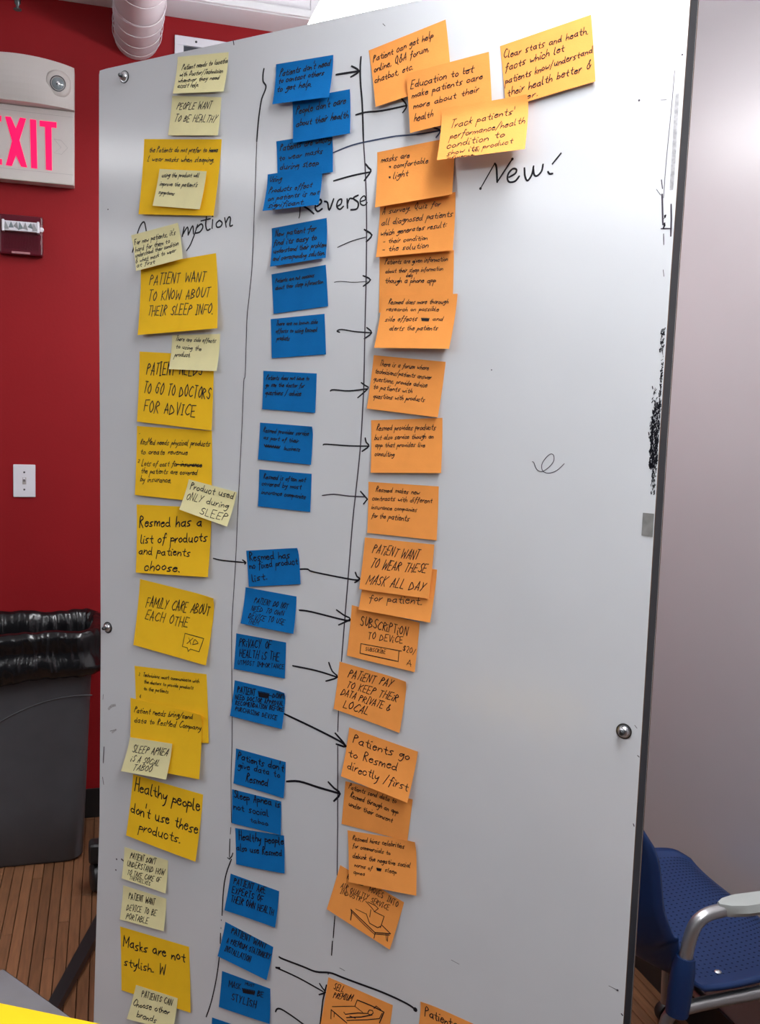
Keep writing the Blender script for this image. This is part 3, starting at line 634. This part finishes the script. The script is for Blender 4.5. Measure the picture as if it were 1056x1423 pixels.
# middle column
note('blue', [(383.5,89.3),(463,76.2),(456.8,135),(378.4,144.9)], 11, 'blue sticky note at the very top of the middle column', [("Patients don't need",387.7,105.7,457.6,90.5,10),('to contact others',385.7,115.5,449,103.5,9),('to get help.',383.8,127.3,432.9,119.5,10)], base=1)
note('blue', [(406,138.2),(486,123.9),(486.2,185.3),(406.8,198.9)], 7, 'blue sticky note reading People do not care about their health', [("People don't care",410.7,158.9,479.8,143,11),('about their health',411,175.9,483.2,163,11)], base=.5)
note('blue', [(383.8,196.4),(461.4,184),(462.4,239),(385.5,251)], 5, 'blue sticky note about patients willing to wear masks during sleep', [('Patients are willing',389,209.5,460,196,10),('to wear masks',387.4,223.5,448.2,212.5,9),('during sleep',388.6,236,443.1,229.5,10)])
note('blue', [(372,242.4),(447.7,230.4),(442.5,284.5),(364.7,293.2)], 12, 'blue sticky note overlapping the word Reverse', [('Using',374,252.6,390.6,251,8),('Products effect',372.4,268.3,432,259.7,9),('on patients is not',371.5,279,442,270,8.5),('significant.',372.4,289,423.5,283.5,9)], base=6)
note('blue', [(377.5,317.3),(453.7,302.8),(452.5,358.2),(375.3,370.6)], 11, 'blue sticky note about new patients, in four crowded lines of writing', [('New patient for',381.8,328.3,438,320.5,9),('find its easy to',379.2,341,438.9,332.5,9),('understand their problem',378.9,352.2,452.5,342,8),('and corresponding solution.',378.3,362.4,451,354,8)], wt=1.1, marks=[([(427,318.5),(439,316.5)],1.5)])
note('blue', [(377.2,381.2),(452.5,368),(455.9,425.5),(380,436.2)], 1.5, 'blue sticky note about patients not conscious of their sleep information', [('Patients are not concious',383,393,436.8,385,7),('about their sleep information',382.6,402.5,449,393.5,7)])
note('blue', [(376.1,443.4),(450.8,436),(452.8,492.3),(377.5,498)], 1.5, 'blue sticky note about no known side effects', [('There are no known side',383.5,452.8,441.4,449.4,7),('effects to using Resmed',383.5,462.5,440.6,460.7,7),('products',384.7,472.5,402.7,472.6,8)])
note('blue', [(365.9,515.2),(440,519),(437.7,573.9),(364.2,568.4)], 2, 'blue sticky note about not having to see the doctor for advice', [('Patients does not have to',370.2,527.3,429.5,528.5,7),('go see the doctor for',369,537,423,538.8,7),('questions / advice',368.6,548.5,418.4,549.9,8)])
note('blue', [(361.3,587.2),(433.4,592.8),(432,646),(358.4,638.6)], 3, 'blue sticky note about providing service, with one word scribbled out', [('Resmed provides service',365.6,600.4,427.3,605.5,7.5),('as part of their',365.9,610.2,414.1,615.5,7),('business',394.9,625,416.4,627,7)], curl=(0,4), marks=[(scrib(367.3,619,389.4,621.5,3),1.8),(scrib(368,620,388,622,1.6,5),1.8)])
note('blue', [(360.1,652.3),(432.9,658.4),(430.9,711.6),(358.4,703.6)], 2, 'blue sticky note about insurance companies', [('Resmed is often not',366.4,665,424.4,670,8),('covered by most',363.5,674.5,418.8,679.5,8),('insurance companies',363.5,686,424.7,693,8)])
note('blue', [(342,765.3),(412.8,761.5),(417.4,811.8),(345.5,815.6)], 3, 'blue sticky note about no fixed product list', [('Resmed has',347.2,779.4,402.6,775.5,12),('no fixed product',347.2,791,413,784,11),('list.',350.6,808,372.2,804.8,12)], curl=(0,4), slant=0)
note('blue', [(341.2,816),(411.8,828.9),(407.5,880.9),(334.2,866.4)], 8, 'blue sticky note about not needing to own the device', [('PATIENT DO NOT',352.6,838,399,847,8),('NEED TO OWN',348.4,848.5,393.2,856,7),('DEVICE TO USE',345,859,394.7,868.5,8),('THEM',344.6,866,359.8,868.5,6)])
note('blue', [(328.2,880),(397.4,892.8),(395.6,943),(324.8,929.4)], 2.5, 'blue sticky note reading PRIVACY OF HEALTH IS THE UTMOST IMPORTANCE', [('PRiVACY OF',332.2,898,377.3,902,11),('HEALTH iS THE',332.7,912.5,387.9,918.5,11),('UTMOST IMPORTANCE',330.5,923.5,394.8,930,6.5)], slant=.1)
note('blue', [(326.1,945.3),(394.8,963),(391.4,1013.2),(319.5,994.8)], 6, 'blue sticky note with a heavily scribbled out word in its first line', [('PATIENT',329.5,962,353.9,967.5,9),("DON'T",377.3,970,393.5,972.6,7),('NEED DOCTOR APPROVAL',326.6,971.5,392,982,6),('RECOMENDATION BEFORE',327.1,979.5,392.3,989.5,6),('PURCHASING DEVICE',327.1,987.5,384,1001,6)], curl=(0,6), wt=1.25, marks=[(scrib(358.5,965,372.5,968,7,7),2.0),(scrib(359,966,372,968,4,9),2.2),([(372,967),(377,968)],1.4)], slant=.05)
note('blue', [(327.8,1040),(397,1059),(394,1109.5),(324.4,1088.5)], 4, 'blue sticky note about patients not giving data', [("Patients don't",330,1055.3,394,1072,12),('give data to',330.9,1066.5,388.8,1081,10),('Resmed',342,1086,372.2,1092.5,13)], slant=.1)
note('blue', [(322.4,1096.7),(390.6,1113.8),(390,1160.5),(321.9,1143.9)], 3, 'blue sticky note about sleep apnea not being a social taboo', [('Sleep Apnea is',325.3,1108.5,389.2,1122,12),('not social',324.6,1124,373.5,1135,11),('taboo',348,1142,372.7,1148,8)], slant=.05, base=.5)
note('blue', [(326.6,1150.6),(394.6,1161.3),(395.2,1214),(328,1201)], 4, 'blue sticky note about healthy people', [('Healthy people',332.2,1167,393.8,1174,13),('also use Resmed',328.7,1182,391.5,1190,11)], slant=.05)
note('blue', [(320.4,1214),(387.8,1238.5),(382.2,1289.2),(311.6,1264.9)], 6, 'blue sticky note reading PATIENT ARE EXPERTS OF THEIR OWN HEALTH', [('PATIENT ARE',324.6,1228,368.8,1242.5,9),('EXPERTS OF',321.9,1241,365.1,1254,9),('THEIR OWN HEALTH',320.4,1253,379.5,1272.5,9)], slant=.1, wt=1.15)
note('blue', [(313.2,1281),(379.5,1316),(370.3,1362.2),(302.3,1328.7)], 8, 'most strongly tilted blue sticky note, low in the middle column', [('PATIENT WANT',320.9,1297.5,368.8,1319.5,9),('A PREMIUM STATIONERY',314.3,1310.5,374,1334,7.5),('INSTALLATION',311.6,1321.5,347.2,1338,7.5)], slant=.1, wt=1.1)
note('blue', [(308.5,1349.3),(375.4,1374),(374.6,1423),(304,1399.3)], 4, 'blue sticky note reading MASK MUST BE STYLISH', [('MASK',318,1371,334.9,1376,8),('MUST',341,1369,353.5,1372,4),('BE',357.5,1384.5,365.7,1387,8),('STYLISH',321.9,1389.5,356,1401,10)], marks=[(scrib(337.5,1376.5,354,1380,5),2.2),(scrib(338,1378,354,1381,2.5,6),2)], slant=.1)
note('blue', [(294.7,1414),(362,1437),(359,1485),(291,1461)], 4, 'blue sticky note lowest in the middle column, only its corner in view', [])
# right column
note('orange', [(512.2,70.2),(619.1,27.1),(627,114),(521.9,148.4)], 8, 'orange sticky note about online help, forum and chatbot', [('Patient can get help',518.4,86.3,602.4,51,10),('online, Q&A forum,',519.3,100.5,596.6,70,10),('chatbot, etc.',520.3,115.6,574.7,95,10)])
note('orange', [(564.4,102.4),(679.3,71.8),(684,157),(569.9,184.8)], 3, 'orange sticky note about education, overlapped by two neighbours', [('Education to let',570.8,122.7,658.4,99.5,11),('make patients care',572.4,136.2,670.6,109.5,10),('more about their',574.7,151.7,665.8,127,10),('health',575.7,168.4,602.4,162,11)], base=9.5, marks=[([(645,99),(660,94)],1.1)])
note('orange', [(694.8,64),(821.3,20.3),(827.4,113),(703,150)], 5, 'orange sticky note at the top right, apart from the others, about clear stats', [('Clear stats and heath.',699.6,81.5,817.5,46.5,11),('facts which let',701.9,98.5,785,70.5,12),('patients know/understand',701.9,117.9,823,73,11),('their health better &',705,134,821,95,12),('longer.',705,147,749.5,131.5,9)])
note('orange', [(613.3,151),(732.4,130.7),(729.2,207),(606.9,222.5)], 30, 'orange sticky note about tracking performance, bent forward with a wide shadow', [("Track patients'",624,178,712.5,156.5,11),('performance/health',624,192.9,727,169.5,10),('condition to',620,207,700.3,189,11),('show its product',621.4,216.3,711.9,198.3,9),('influence.',621.7,221,661,216.5,5)], base=13, curl=(0,3), curve=1.3, marks=[(scrib(658,209,667,208,4,3),1)])
note('orange', [(524.1,211.6),(631,190),(628,270),(521,288.3)], 12, 'orange sticky note saying masks are comfortable and light', [('masks are',528.9,226,569.3,218,9),('*',541,233.5,543,233.5,3),('comfortable',547,233.5,594.8,225.5,9),('*',540.3,248,542.3,248,3),('light',546,247.5,567,244,10)], marks=[([(541,231),(542.5,231)],2),([(540.5,245.5),(542,245.5)],2)])
note('orange', [(528,284),(632.8,266.7),(628.9,347.7),(522.4,357.5)], 10, 'orange sticky note about a survey and quiz for diagnosed patients', [('A survey. Quiz for',531,297.4,611.9,286,9),('all diagnosed patients',529.5,313,628,300,10),('which generates result:',527.8,327.7,619.5,315,9),('- their condition',531.8,338.5,594.3,332.8,8),('- the solution',531,350,595.7,344,9)])
note('orange', [(527.2,357),(630.6,347.2),(628.6,428),(526.6,434.7)], 3, 'orange sticky note about information through a phone app', [('Patients are given information',535.2,367.3,622,362.5,8),('about their sleep information',535.7,379.6,615.8,375.5,7),('daily',565,385.3,574,384.3,6),('though a phone app',535.2,393.2,605.9,392.4,9)])
note('orange', [(531.2,410.5),(635.7,408.2),(623.8,484.6),(519.8,483.4)], 14, 'orange sticky note about thorough research with one word blotted out', [('Resmed does more thorough',539.4,422.4,622.1,421.7,8),('research on possible',536,432,609.3,432,7),('side effects',534.3,446.2,579.1,445.6,8),('and',600.8,445.4,614.4,445.5,7),('alerts the patients',540.3,459.2,607.6,458.4,8)], base=4, marks=[(scrib(586,443.5,596,444,3,5),2.2)])
note('orange', [(519.3,493.5),(619.2,502.8),(608.1,580),(509.6,567.8)], 6, 'orange sticky note about a forum where patients get advice', [('There is a forum where',527.2,508.5,596,514,8),('technicians/patients answer',520.3,518.2,599,527.4,8),('questions, provide advice',518.6,529,593,538.5,8),('to patients with',518,540,573,546.2,8),('questions with products',518.6,553,590.2,558,8)])
note('orange', [(515.5,584),(614.6,580.6),(612.6,657.4),(515,657)], 7, 'orange sticky note about an app with live consulting', [('Resmed provides products',523,598,605,597.2,9),('but also service though an',520,611,601.9,609,8),('app that provides live',521,621.5,590.5,621,8),('consulting',520.4,633.2,547.7,634.6,8)])
note('orange', [(512,669.4),(609.5,676),(606.5,751),(510.3,740.5)], 4, 'orange sticky note about new contracts with insurance companies', [('Resmed makes new',522.6,683.2,583.6,687,8),('contracts with different',517.2,695,600.2,699,8),('insurance companies',515.8,707,579.4,711,7),('for the',516.3,719,536,721,8),('patients',540,721.5,569,724,10)])
note('orange', [(508,775),(607.3,791.6),(597.4,865.3),(498.2,847)], 10, 'orange sticky note ending with the words for patient, mostly covered', [('for patient.',513,835.4,586.4,840.2,12)], slant=.1)
note('orange', [(507.1,746.8),(603.4,756.7),(595.4,832),(499,818.7)], 6, 'orange sticky note reading PATIENT WANT TO WEAR THESE MASK ALL DAY', [('PATiENT WANT',517.3,768.5,580.4,778.5,13),('TO WEAR THESE',513.9,789,590.6,797,13),('MASK ALL DAY',508.8,811,588,822,13)], base=3.5, slant=.35)
note('orange', [(488.9,840.9),(583,865.3),(576,934),(481.9,911)], 5, 'orange sticky note with a drawn subscribe button and price', [('SUBSCRiPTiON',500.8,869,566,884.5,13),('TO DEViCE',511.7,887.5,559.9,894.5,10),('SUBSCRIBE',508.5,904.5,536.6,908.5,5.5),('$20/',559.9,904,577,909.5,8),('A',565.7,924.5,571.5,927,9)], marks=[([(502,894.5),(501,907.8),(554,919.3),(555,905.5)],1.3),([(502,894.5),(558.5,905)],1.1)], slant=.1)
note('orange', [(471.9,919.4),(563.9,947.5),(555,1018.6),(463.5,985)], 5, 'orange sticky note reading PATIENT PAY TO KEEP THEIR DATA PRIVATE', [('PATiENT PAY',482.6,942,542.3,956,11),('TO KEEP THEiR',481,955.5,550,976,10),('DATA PRIVATE &',473.2,965.5,541,989,10),('LOCAL',476.6,983.5,511,994.5,11)], curl=(0,6), slant=.35, wt=1.15)
note('orange', [(485.2,1010.9),(580.6,1044.6),(565.8,1115.7),(473.6,1078.7)], 12, 'orange sticky note reading Patients go directly first, in large handwriting', [('Patients go',489.8,1033,567.8,1057.5,14),('to Resmed',483,1051,550.8,1072,13),('directly /first',481.8,1069,566,1099.5,13)], base=3, slant=.1)
note('orange', [(480,1085.5),(573.4,1111),(565.9,1169.2),(474.6,1144.9)], -0.0, 'orange sticky note about sending data under consent, tucked below the large handwriting', [('Patients send data to',484.7,1095.8,550.8,1116.5,8),('Resmed through an app',486.9,1108,553.3,1131.5,8.5),('under their consent',484.7,1119.5,545.7,1143,8)], base=1)
note('orange', [(482.8,1153.8),(576.3,1170.4),(578.3,1244.8),(484.6,1225.7)], 8, 'orange sticky note about celebrities and commercials', [('Resmed hires celebrities',489.5,1167.5,560.9,1180,8),('for commercials to',489.5,1178,542,1189,7),('debunk the negative social',489.5,1192,568.8,1207,8),('norms of',492.5,1204.5,517.3,1209.8,7),('sleep',535.4,1211.5,551,1215.5,7),('apnea',491.2,1214,507.4,1217,6)], base=2, curl=(0,4), marks=[(scrib(524.2,1208.3,530,1209.5,2.5,4),2)])
J = lambda *p: [(430 + x / 4.033, 1070 + y / 4.033) for x, y in p]
note('orange', [(472.6,1202.2),(561.4,1254),(541.6,1319.7),(454,1263.4)], 7, 'orange sticky note with a drawn table carrying a box', [('RESMED',482,1221.5,506.4,1232.5,7),('MOVES',513,1239.5,532.2,1249,8),('INTO',537.9,1252.5,552,1262,8),('AIR QUALITY SERVICE',473.4,1233.5,540.3,1265.5,7),('INDUSTRY',472.6,1241.5,506.9,1255,6)], marks=[(J((237,785),(300,845),(370,912),(455,918),(405,868)),1.4),(J((240,797),(310,868),(366,920),(450,926)),1.1),(J((236,782),(240,800),(235,842)),1.5),(J((372,912),(365,943)),1.4),(J((430,920),(433,955)),1.1),(J((441,920),(438,960)),1.1),(J((347,785),(341,825)),1.1),(J((365,795),(420,822),(400,885)),1.1),(J((322,808),(340,860),(385,885),(400,878)),1.2),(J((318,738),(350,772),(368,795),(388,778),(372,762),(330,742)),1.1),(J((262,780),(320,808)),.9)], slant=.1, curve=1.2)
J = lambda *p: [(440 + x / 4.8, 1330 + y / 4.8) for x, y in p]
note('orange', [(456.3,1358),(545.8,1397),(534,1470),(444.5,1428)], 5, 'orange sticky note with a drawn person lying on a bed', [('SELL',463.3,1375,477.5,1379,9),('PREMIUM',463,1386.5,489,1392,8.5)], marks=[(J((280,290),(365,325),(450,368),(420,440)),1.6),(J((275,288),(258,330),(310,370)),1.2),(J((105,332),(255,330)),1),(J((98,352),(150,395),(205,440)),1.6),(J((98,352),(97,412)),1.4),(J((120,370),(118,400)),1.2),(J((185,370),(195,383),(280,375),(345,378)),1.4),(J((203,405),(300,402),(372,388)),1.5),(J((345,370),(355,355),(375,358),(380,375),(365,388),(348,383),(345,370)),1.3),(J((205,424),(340,420),(420,412),(438,375)),1.2),(J((385,345),(400,328),(430,352)),1.2),(J((225,395),(262,410)),1.4)])
note('orange', [(584.2,1391.9),(678,1432),(667,1500),(577,1464)], 6, 'orange sticky note at the bottom edge starting with Patients', [('Patients',589.6,1413,634,1431,14)], curl=(4,0), slant=0)

# ---------------------------------------------------------------- ink drawn on the board itself
def ink(name, strokes, mat='ink', dots=(), label=None):
    st = [(P, wd * px_size(*P[0])) for P, wd in strokes]
    vs, fs = ribbons(st, lambda x, y: at(x, y, .0004), BN)
    for x, y, r in dots:
        c = at(x, y, .00045); m = px_size(x, y) * r; k = len(vs); vs += [c + BX * m * math.cos(q * .785) + BZ * m * math.sin(q * .785) for q in range(8)]; fs.append(tuple(range(k, k + 8)))
    o = mesh(name, vs, fs, mat, wb)
    if label: o['label'] = label
    return o
def smooth(P, n=4):
    return [tuple(cr(P, i / ((len(P) - 1) * n))) for i in range((len(P) - 1) * n + 1)]
c1 = lambda *p: [(340 + x / 5.867, 60 + y / 5.867) for x, y in p]
ink('ink_line', [(smooth(c1((157,208),(150,250),(150,310),(172,345),(168,380),(140,450),(125,530),(110,650),(98,800))), 2.3)], label='black wavy column line at its thick top')
ink('ink_line', [(smooth([(356.7,196),(355.5,232),(354.5,268),(353.4,292),(350.5,366),(346.5,410),(343,445),(340.9,518),(338.6,531),(336.4,589),(330.5,708),(328,767),(325.3,815),(322.5,860),(321.8,900),(322.3,960),(322.4,1032),(321,1083),(321.5,1143)]), 1.2)], 'ink_thin')
ink('ink_line', [([(320.7,1150),(320,1159)],1.3),([(319.4,1166),(318.8,1191)],1.6),([(316.3,1192),(318.8,1194),(322,1190),(323.5,1185.6)],1.8),(smooth([(321.5,1194.2),(314.3,1214.4),(310.5,1237),(308.5,1272)]),2),([(307.4,1278),(307.4,1279.5)],1.2),([(307,1289),(307,1290.5)],1.2),([(306.4,1297),(306,1311)],1.8),(smooth([(304.6,1330.7),(300.9,1358.5),(293.7,1391.5),(286.5,1413)]),1.7)])
ink('ink_line', [(smooth([(501.6,79),(500.6,94),(501,116),(503.3,145),(505,196)]), 2.6)], label='thick black top of the right column line')
ink('ink_line', [(smooth([(505,196),(507.9,244),(509.3,298.6),(508.9,375),(507,460),(505.7,528),(504.5,558),(501,618),(496,669),(489.7,728),(483.5,806),(477.9,875),(474.5,919)]), 1.9),([(470.3,988),(469.3,1016.5)],1.6),([(469.3,1036),(469.2,1148),(468.4,1216)],1.7)], 'ink_thin')
ink('ink_line', [([(465.2,1273.3),(463,1303)],1.7),([(462,1308),(460.7,1327.4)],1.9),([(456.3,1351),(456,1354)],1.6),([(453.6,1368.8),(448.6,1389.9),(444.9,1423),(443,1440)],2.2)])
def arrow(shaft, head, ws, wh, mat='ink'):
    ink('ink_arrow', [(smooth(shaft), ws)] + ([(smooth(head, 3), wh)] if head else []), mat)
arrow([(467,103.8),(484.8,101),(498.5,98.9)], [(488.6,91.9),(498.9,98.9),(487.4,106.9)], 2.8, 2.6)
arrow([(494.3,159.7),(508,156),(530,154),(564.4,146.8)], [(558,137),(565,147),(559.6,156.5)], 2.4, 2.2)
ink('ink_arrow', [(smooth([(463,212.2),(490,201.5),(520,194.7),(550,189)]),2),(smooth([(550,189),(580,186.5),(611,181.6)]),2),(smooth([(601.4,176.8),(611.6,181.6),(606,191)]),2.2)], 'ink_blueish')
arrow([(463.6,251.4),(490,244),(514.7,239)], [(507.9,227.9),(512,233),(515.2,238),(506.2,250.9)], 2.4, 2.6)
arrow([(469,343.7),(488.3,335.2),(508.7,329.5)], [(506.2,319),(516.7,326.6),(509,336)], 1.3, 2.6)
arrow([(464.4,392.3),(473,391),(491.7,392.3),(510.4,391)], [(504.5,383.2),(514.7,388.9),(504.8,397.7)], .9, 2.4)
arrow([(472,461.8),(468.2,460),(474.6,457.9),(493.4,460.8),(516.4,462.5)], [(509.6,455.3),(516.4,462.5),(506.2,470.7)], 1.9, 2.4)
arrow([(459,543.3),(463.6,541.6),(484.9,543.2),(510.4,540.3)], [(501.9,531.8),(507.9,536),(511.3,539.8),(497.1,552.7)], 2.2, 2.2)
arrow([(449,618.2),(454,617.3),(484.9,619.5),(512.1,620)], [(507.5,608.8),(508.8,614.5),(512.5,620),(503.1,627.2)], 2, 2.5)
arrow([(447.7,688.6),(464.4,686.9),(484.9,689.4),(507.9,690.3)], None, 1.8, 0, 'ink_thin')
ink('ink_arrow', [([(501,683),(510.4,693.7),(505.3,700.2)], 2.6)])
arrow([(296.4,776),(310,778.9),(340,781.8)], [(337,778.2),(341.6,781.6),(340,783.8)], 2.1, 2.2)
arrow([(416,791),(427.6,791),(436,794.8),(490,805.5),(499.4,805.1)], [(493.8,795.4),(496,801),(499.8,804.6),(493,809.5)], 2.3, 2.6)
arrow([(416,848),(432.7,850.2),(480.5,862.1),(486.4,860.4)], [(467.7,847.6),(478,855),(486.4,860.4),(470.6,868.4)], 2.5, 2.4)
arrow([(406.8,925.2),(439.5,932),(468.5,941)], [(456.9,920.6),(461.7,932.8),(468.9,941),(452.8,946.5)], 2.5, 2.4)
arrow([(394.3,991.7),(434.9,1011),(470,1028.9),(480.6,1036.5)], [(465.9,1019),(480.6,1037),(467.3,1034)], 3, 3)
arrow([(398.3,1086),(416,1086),(443.4,1094.5),(472.4,1103)], [(456.2,1086.8),(464,1095),(472.5,1103),(463.9,1113.3)], 3.2, 3)
ink('ink_arrow', [(smooth([(388,1329.8),(393.5,1332.8),(420.3,1343),(438.8,1350.3),(458.8,1351.9),(475,1358),(492,1364.4),(533.8,1380),(565,1394.6),(578,1403.5)]), 2.6)], dots=[(577,1403,3.2)])
arrow([(383.2,1344.5),(414,1358.5),(449,1378)], [(444,1366.8),(448,1373),(452,1379),(443.4,1382.2)], 2.2, 2.2)
ink('ink_arrow', [([(384,1344.8),(388.4,1345.2)], 3.4), (smooth([(382.8,1405.9),(385.3,1402),(391.5,1402.8),(405.9,1412),(421,1423),(430,1430)]), 2.3)])
# headings
c2 = lambda *p: [(160 + x / 5.867, 290 + y / 5.867) for x, y in p]
S_ = [(smooth(c2((140,355),(165,270),(185,190),(210,130),(235,108),(248,150),(262,240))), 2.2), (c2((170,250),(262,225)), 2)]
S_ += [(P, 2.2) for P in text_strokes('ssu', 214, 345, 250, 337, 20, .15, (0, -1), random.Random(4))]
S_ += [(smooth(c2((548,225),(562,150))), 2.4), (smooth(c2((552,210),(590,150),(595,215))), 2.2), (smooth(c2((598,210),(632,140),(638,205))), 2.2), (smooth(c2((672,130),(650,200),(615,290),(582,342))), 2),
       (smooth(c2((660,160),(700,125),(715,150),(690,190),(650,200))), 2.3), (smooth(c2((745,65),(738,130),(750,175),(775,165))), 2.3), (c2((700,100),(775,82)), 2.3), (c2((795,90),(790,160)), 2.5), (c2((792,60),(797,62)), 2.4),
       (smooth(c2((850,95),(825,120),(830,150),(860,145),(872,115),(850,95))), 2.3), (c2((893,75),(905,150)), 2.4), (smooth(c2((900,120),(925,70),(940,80),(935,140),(957,135))), 2.3)]
ink('heading', S_, label='handwritten heading Assumption, partly covered by a pale note')
S_ = [(smooth([(415.3,303),(416.5,298),(417.5,280),(419,270)]), 1.6), (smooth([(419,270),(431,268),(434,277),(421,284),(429,291),(436,297)]), 2.6)]
S_ += [(smooth(c1((588,1330),(625,1300),(618,1275),(590,1290),(575,1340),(595,1372),(632,1350))), 2.6), (smooth(c1((650,1290),(675,1300),(690,1360),(725,1270))), 2.6), (smooth(c1((755,1330),(785,1310),(790,1272),(762,1285),(750,1330),(775,1355),(805,1330))), 2.4),
       (smooth(c1((835,1270),(838,1345))), 2.6), (smooth(c1((838,1310),(855,1268),(880,1268))), 2.4), (smooth(c1((925,1240),(885,1265),(925,1300),(915,1350),(865,1358))), 2.6), (smooth(c1((950,1290),(985,1275),(975,1245),(945,1270),(945,1310),(975,1322),(998,1300))), 2)]
ink('heading', S_, label='handwritten heading Reverse, partly covered by a blue note')
c3_ = lambda *p: [(640 + x / 5.867, 190 + y / 5.867) for x, y in p]
ink('heading', [(c3_((162,422),(278,218)),1.7),(smooth(c3_((278,218),(292,250),(298,370))),2.8),(c3_((298,370),(422,180)),2.2),(smooth(c3_((395,330),(445,300),(455,268),(425,262),(390,300),(382,345),(400,370),(445,362),(478,322))),2.6),
    (smooth(c3_((520,255),(525,320),(545,358),(580,310),(595,240))),2.6),(smooth(c3_((592,250),(600,310),(625,318),(660,280),(672,225))),2.6),(c3_((818,135),(748,222)),2.4),(smooth(c3_((712,285),(725,303),(750,300))),2.6)], dots=[(667.6,262,2),(711.9,221,2)], label='handwritten heading New with an exclamation mark')
c4_ = lambda *p: [(660 + x / 5.28, 500 + y / 5.28) for x, y in p]
ink('doodle', [(smooth(c4_((420,748),(432,755),(450,800),(480,820),(510,812),(550,780),(578,740),(576,700),(552,692),(515,725),(490,770),(497,815),(540,832),(600,812),(655,762))), 1.1)], 'ink_thin', label='faint looped letter e scribble')
# scuffs and marker remains near the right edge and small specks
rnd = random.Random(5); S_ = []
def edge_x(y): return (959 - .0711 * y) if y < 400 else (930.6 - .068 * (y - 400)) if y < 600 else 917 - .061 * (y - 600)
def dabs(y0, y1, a, b, n, wmax=2.2, lmax=4):
    for _ in range(n):
        y = rnd.uniform(y0, y1); x = edge_x(y) - rnd.uniform(a, b); S_.append(([(x, y), (x + rnd.uniform(-.8, 1.6), y + rnd.uniform(-lmax, -1))], rnd.uniform(.6, wmax)))
dabs(560, 652, 1.5, 12, 300); dabs(600, 650, 2, 13, 120); dabs(650, 688, 2, 8, 60, 1.6); dabs(505, 560, 2, 5, 50, 1.8); dabs(458, 492, 3, 8, 42, 2); dabs(540, 560, 8, 14, 16, 1.8); dabs(578, 610, 10, 15, 40, 2); dabs(300, 318, 13, 15, 8, 3); dabs(492, 520, 2, 5, 8, 1.2)
ink('scuff_marks', S_)['kind'] = 'stuff'
S_ = [(smooth([(937.5,98),(933,150),(927,210),(924,245),(922,275)]), .8), ([(919,250),(920.5,262)],1.6), (smooth([(920,270),(920.5,290),(921,312)]), 2.2), ([(918.7,317.8),(924,317.6),(933,317.6)],1.8), ([(932.5,284),(932.8,305),(932,328)],2.2), ([(918,139),(926,138.6)],.8), ([(912,263),(918,271)],.7), ([(921.5,375),(922.5,384)],1), ([(922,325),(922.3,340)],1.2)]
ink('marker_marks', S_, 'ink_thin', dots=[(888,139.5,1.5),(683,514,1),(948,76,1.2)])['kind'] = 'stuff'
S_ = [([(143.5,965),(143,972)],.8),([(144.5,1038),(143.5,1060)],1.6),([(142.5,1080),(144,1090)],1.2),([(169,1194),(173.5,1198),(172.5,1201)],2.6),([(472,1345),(479,1349)],.8),([(627,1334),(638,1340)],.7),([(153,1016),(161,1014)],.8),([(324,56),(325,62)],1.8),([(532,33),(535,36)],1),([(846,1370),(858,1376)],.9),([(863.5,1409),(865,1411)],2),([(880,1145),(881,1148)],1.6),([(882,1008),(885,1012)],1),([(886,1050),(888,1052)],1.4)]
ink('specks', S_, 'ink_thin', dots=[(150,291,1),(162,1194,1.3),(161,1209,1.2),(858,1376,1.4)])['kind'] = 'stuff'

ink('smudge_band', [([(941,132),(938.5,175),(936,220),(933,262)],5)], 'smudge')
ink('smudge_band', [([(151,985),(155,981),(160,980)],4),([(156,1018),(161,1014)],3)], 'smudge')['kind'] = 'stuff'
# small raised lettering down the side of the fire alarm
fa = bpy.data.objects['fire_alarm']; st = []
for chh, px, py in (('F', 56.6, 338), ('I', 56.8, 331), ('R', 56.8, 325), ('E', 56.8, 317)):
    for P in text_strokes(chh, px, py + 2, px + 2.2, py + 2, 5, 0): st.append((P, .0016))
vs, fs = ribbons(st, lambda x, y: on_y(x, y, SY - .0006), Vector((0, -1, 0)))
mesh('lettering', vs, fs, 'strobe_text', fa)
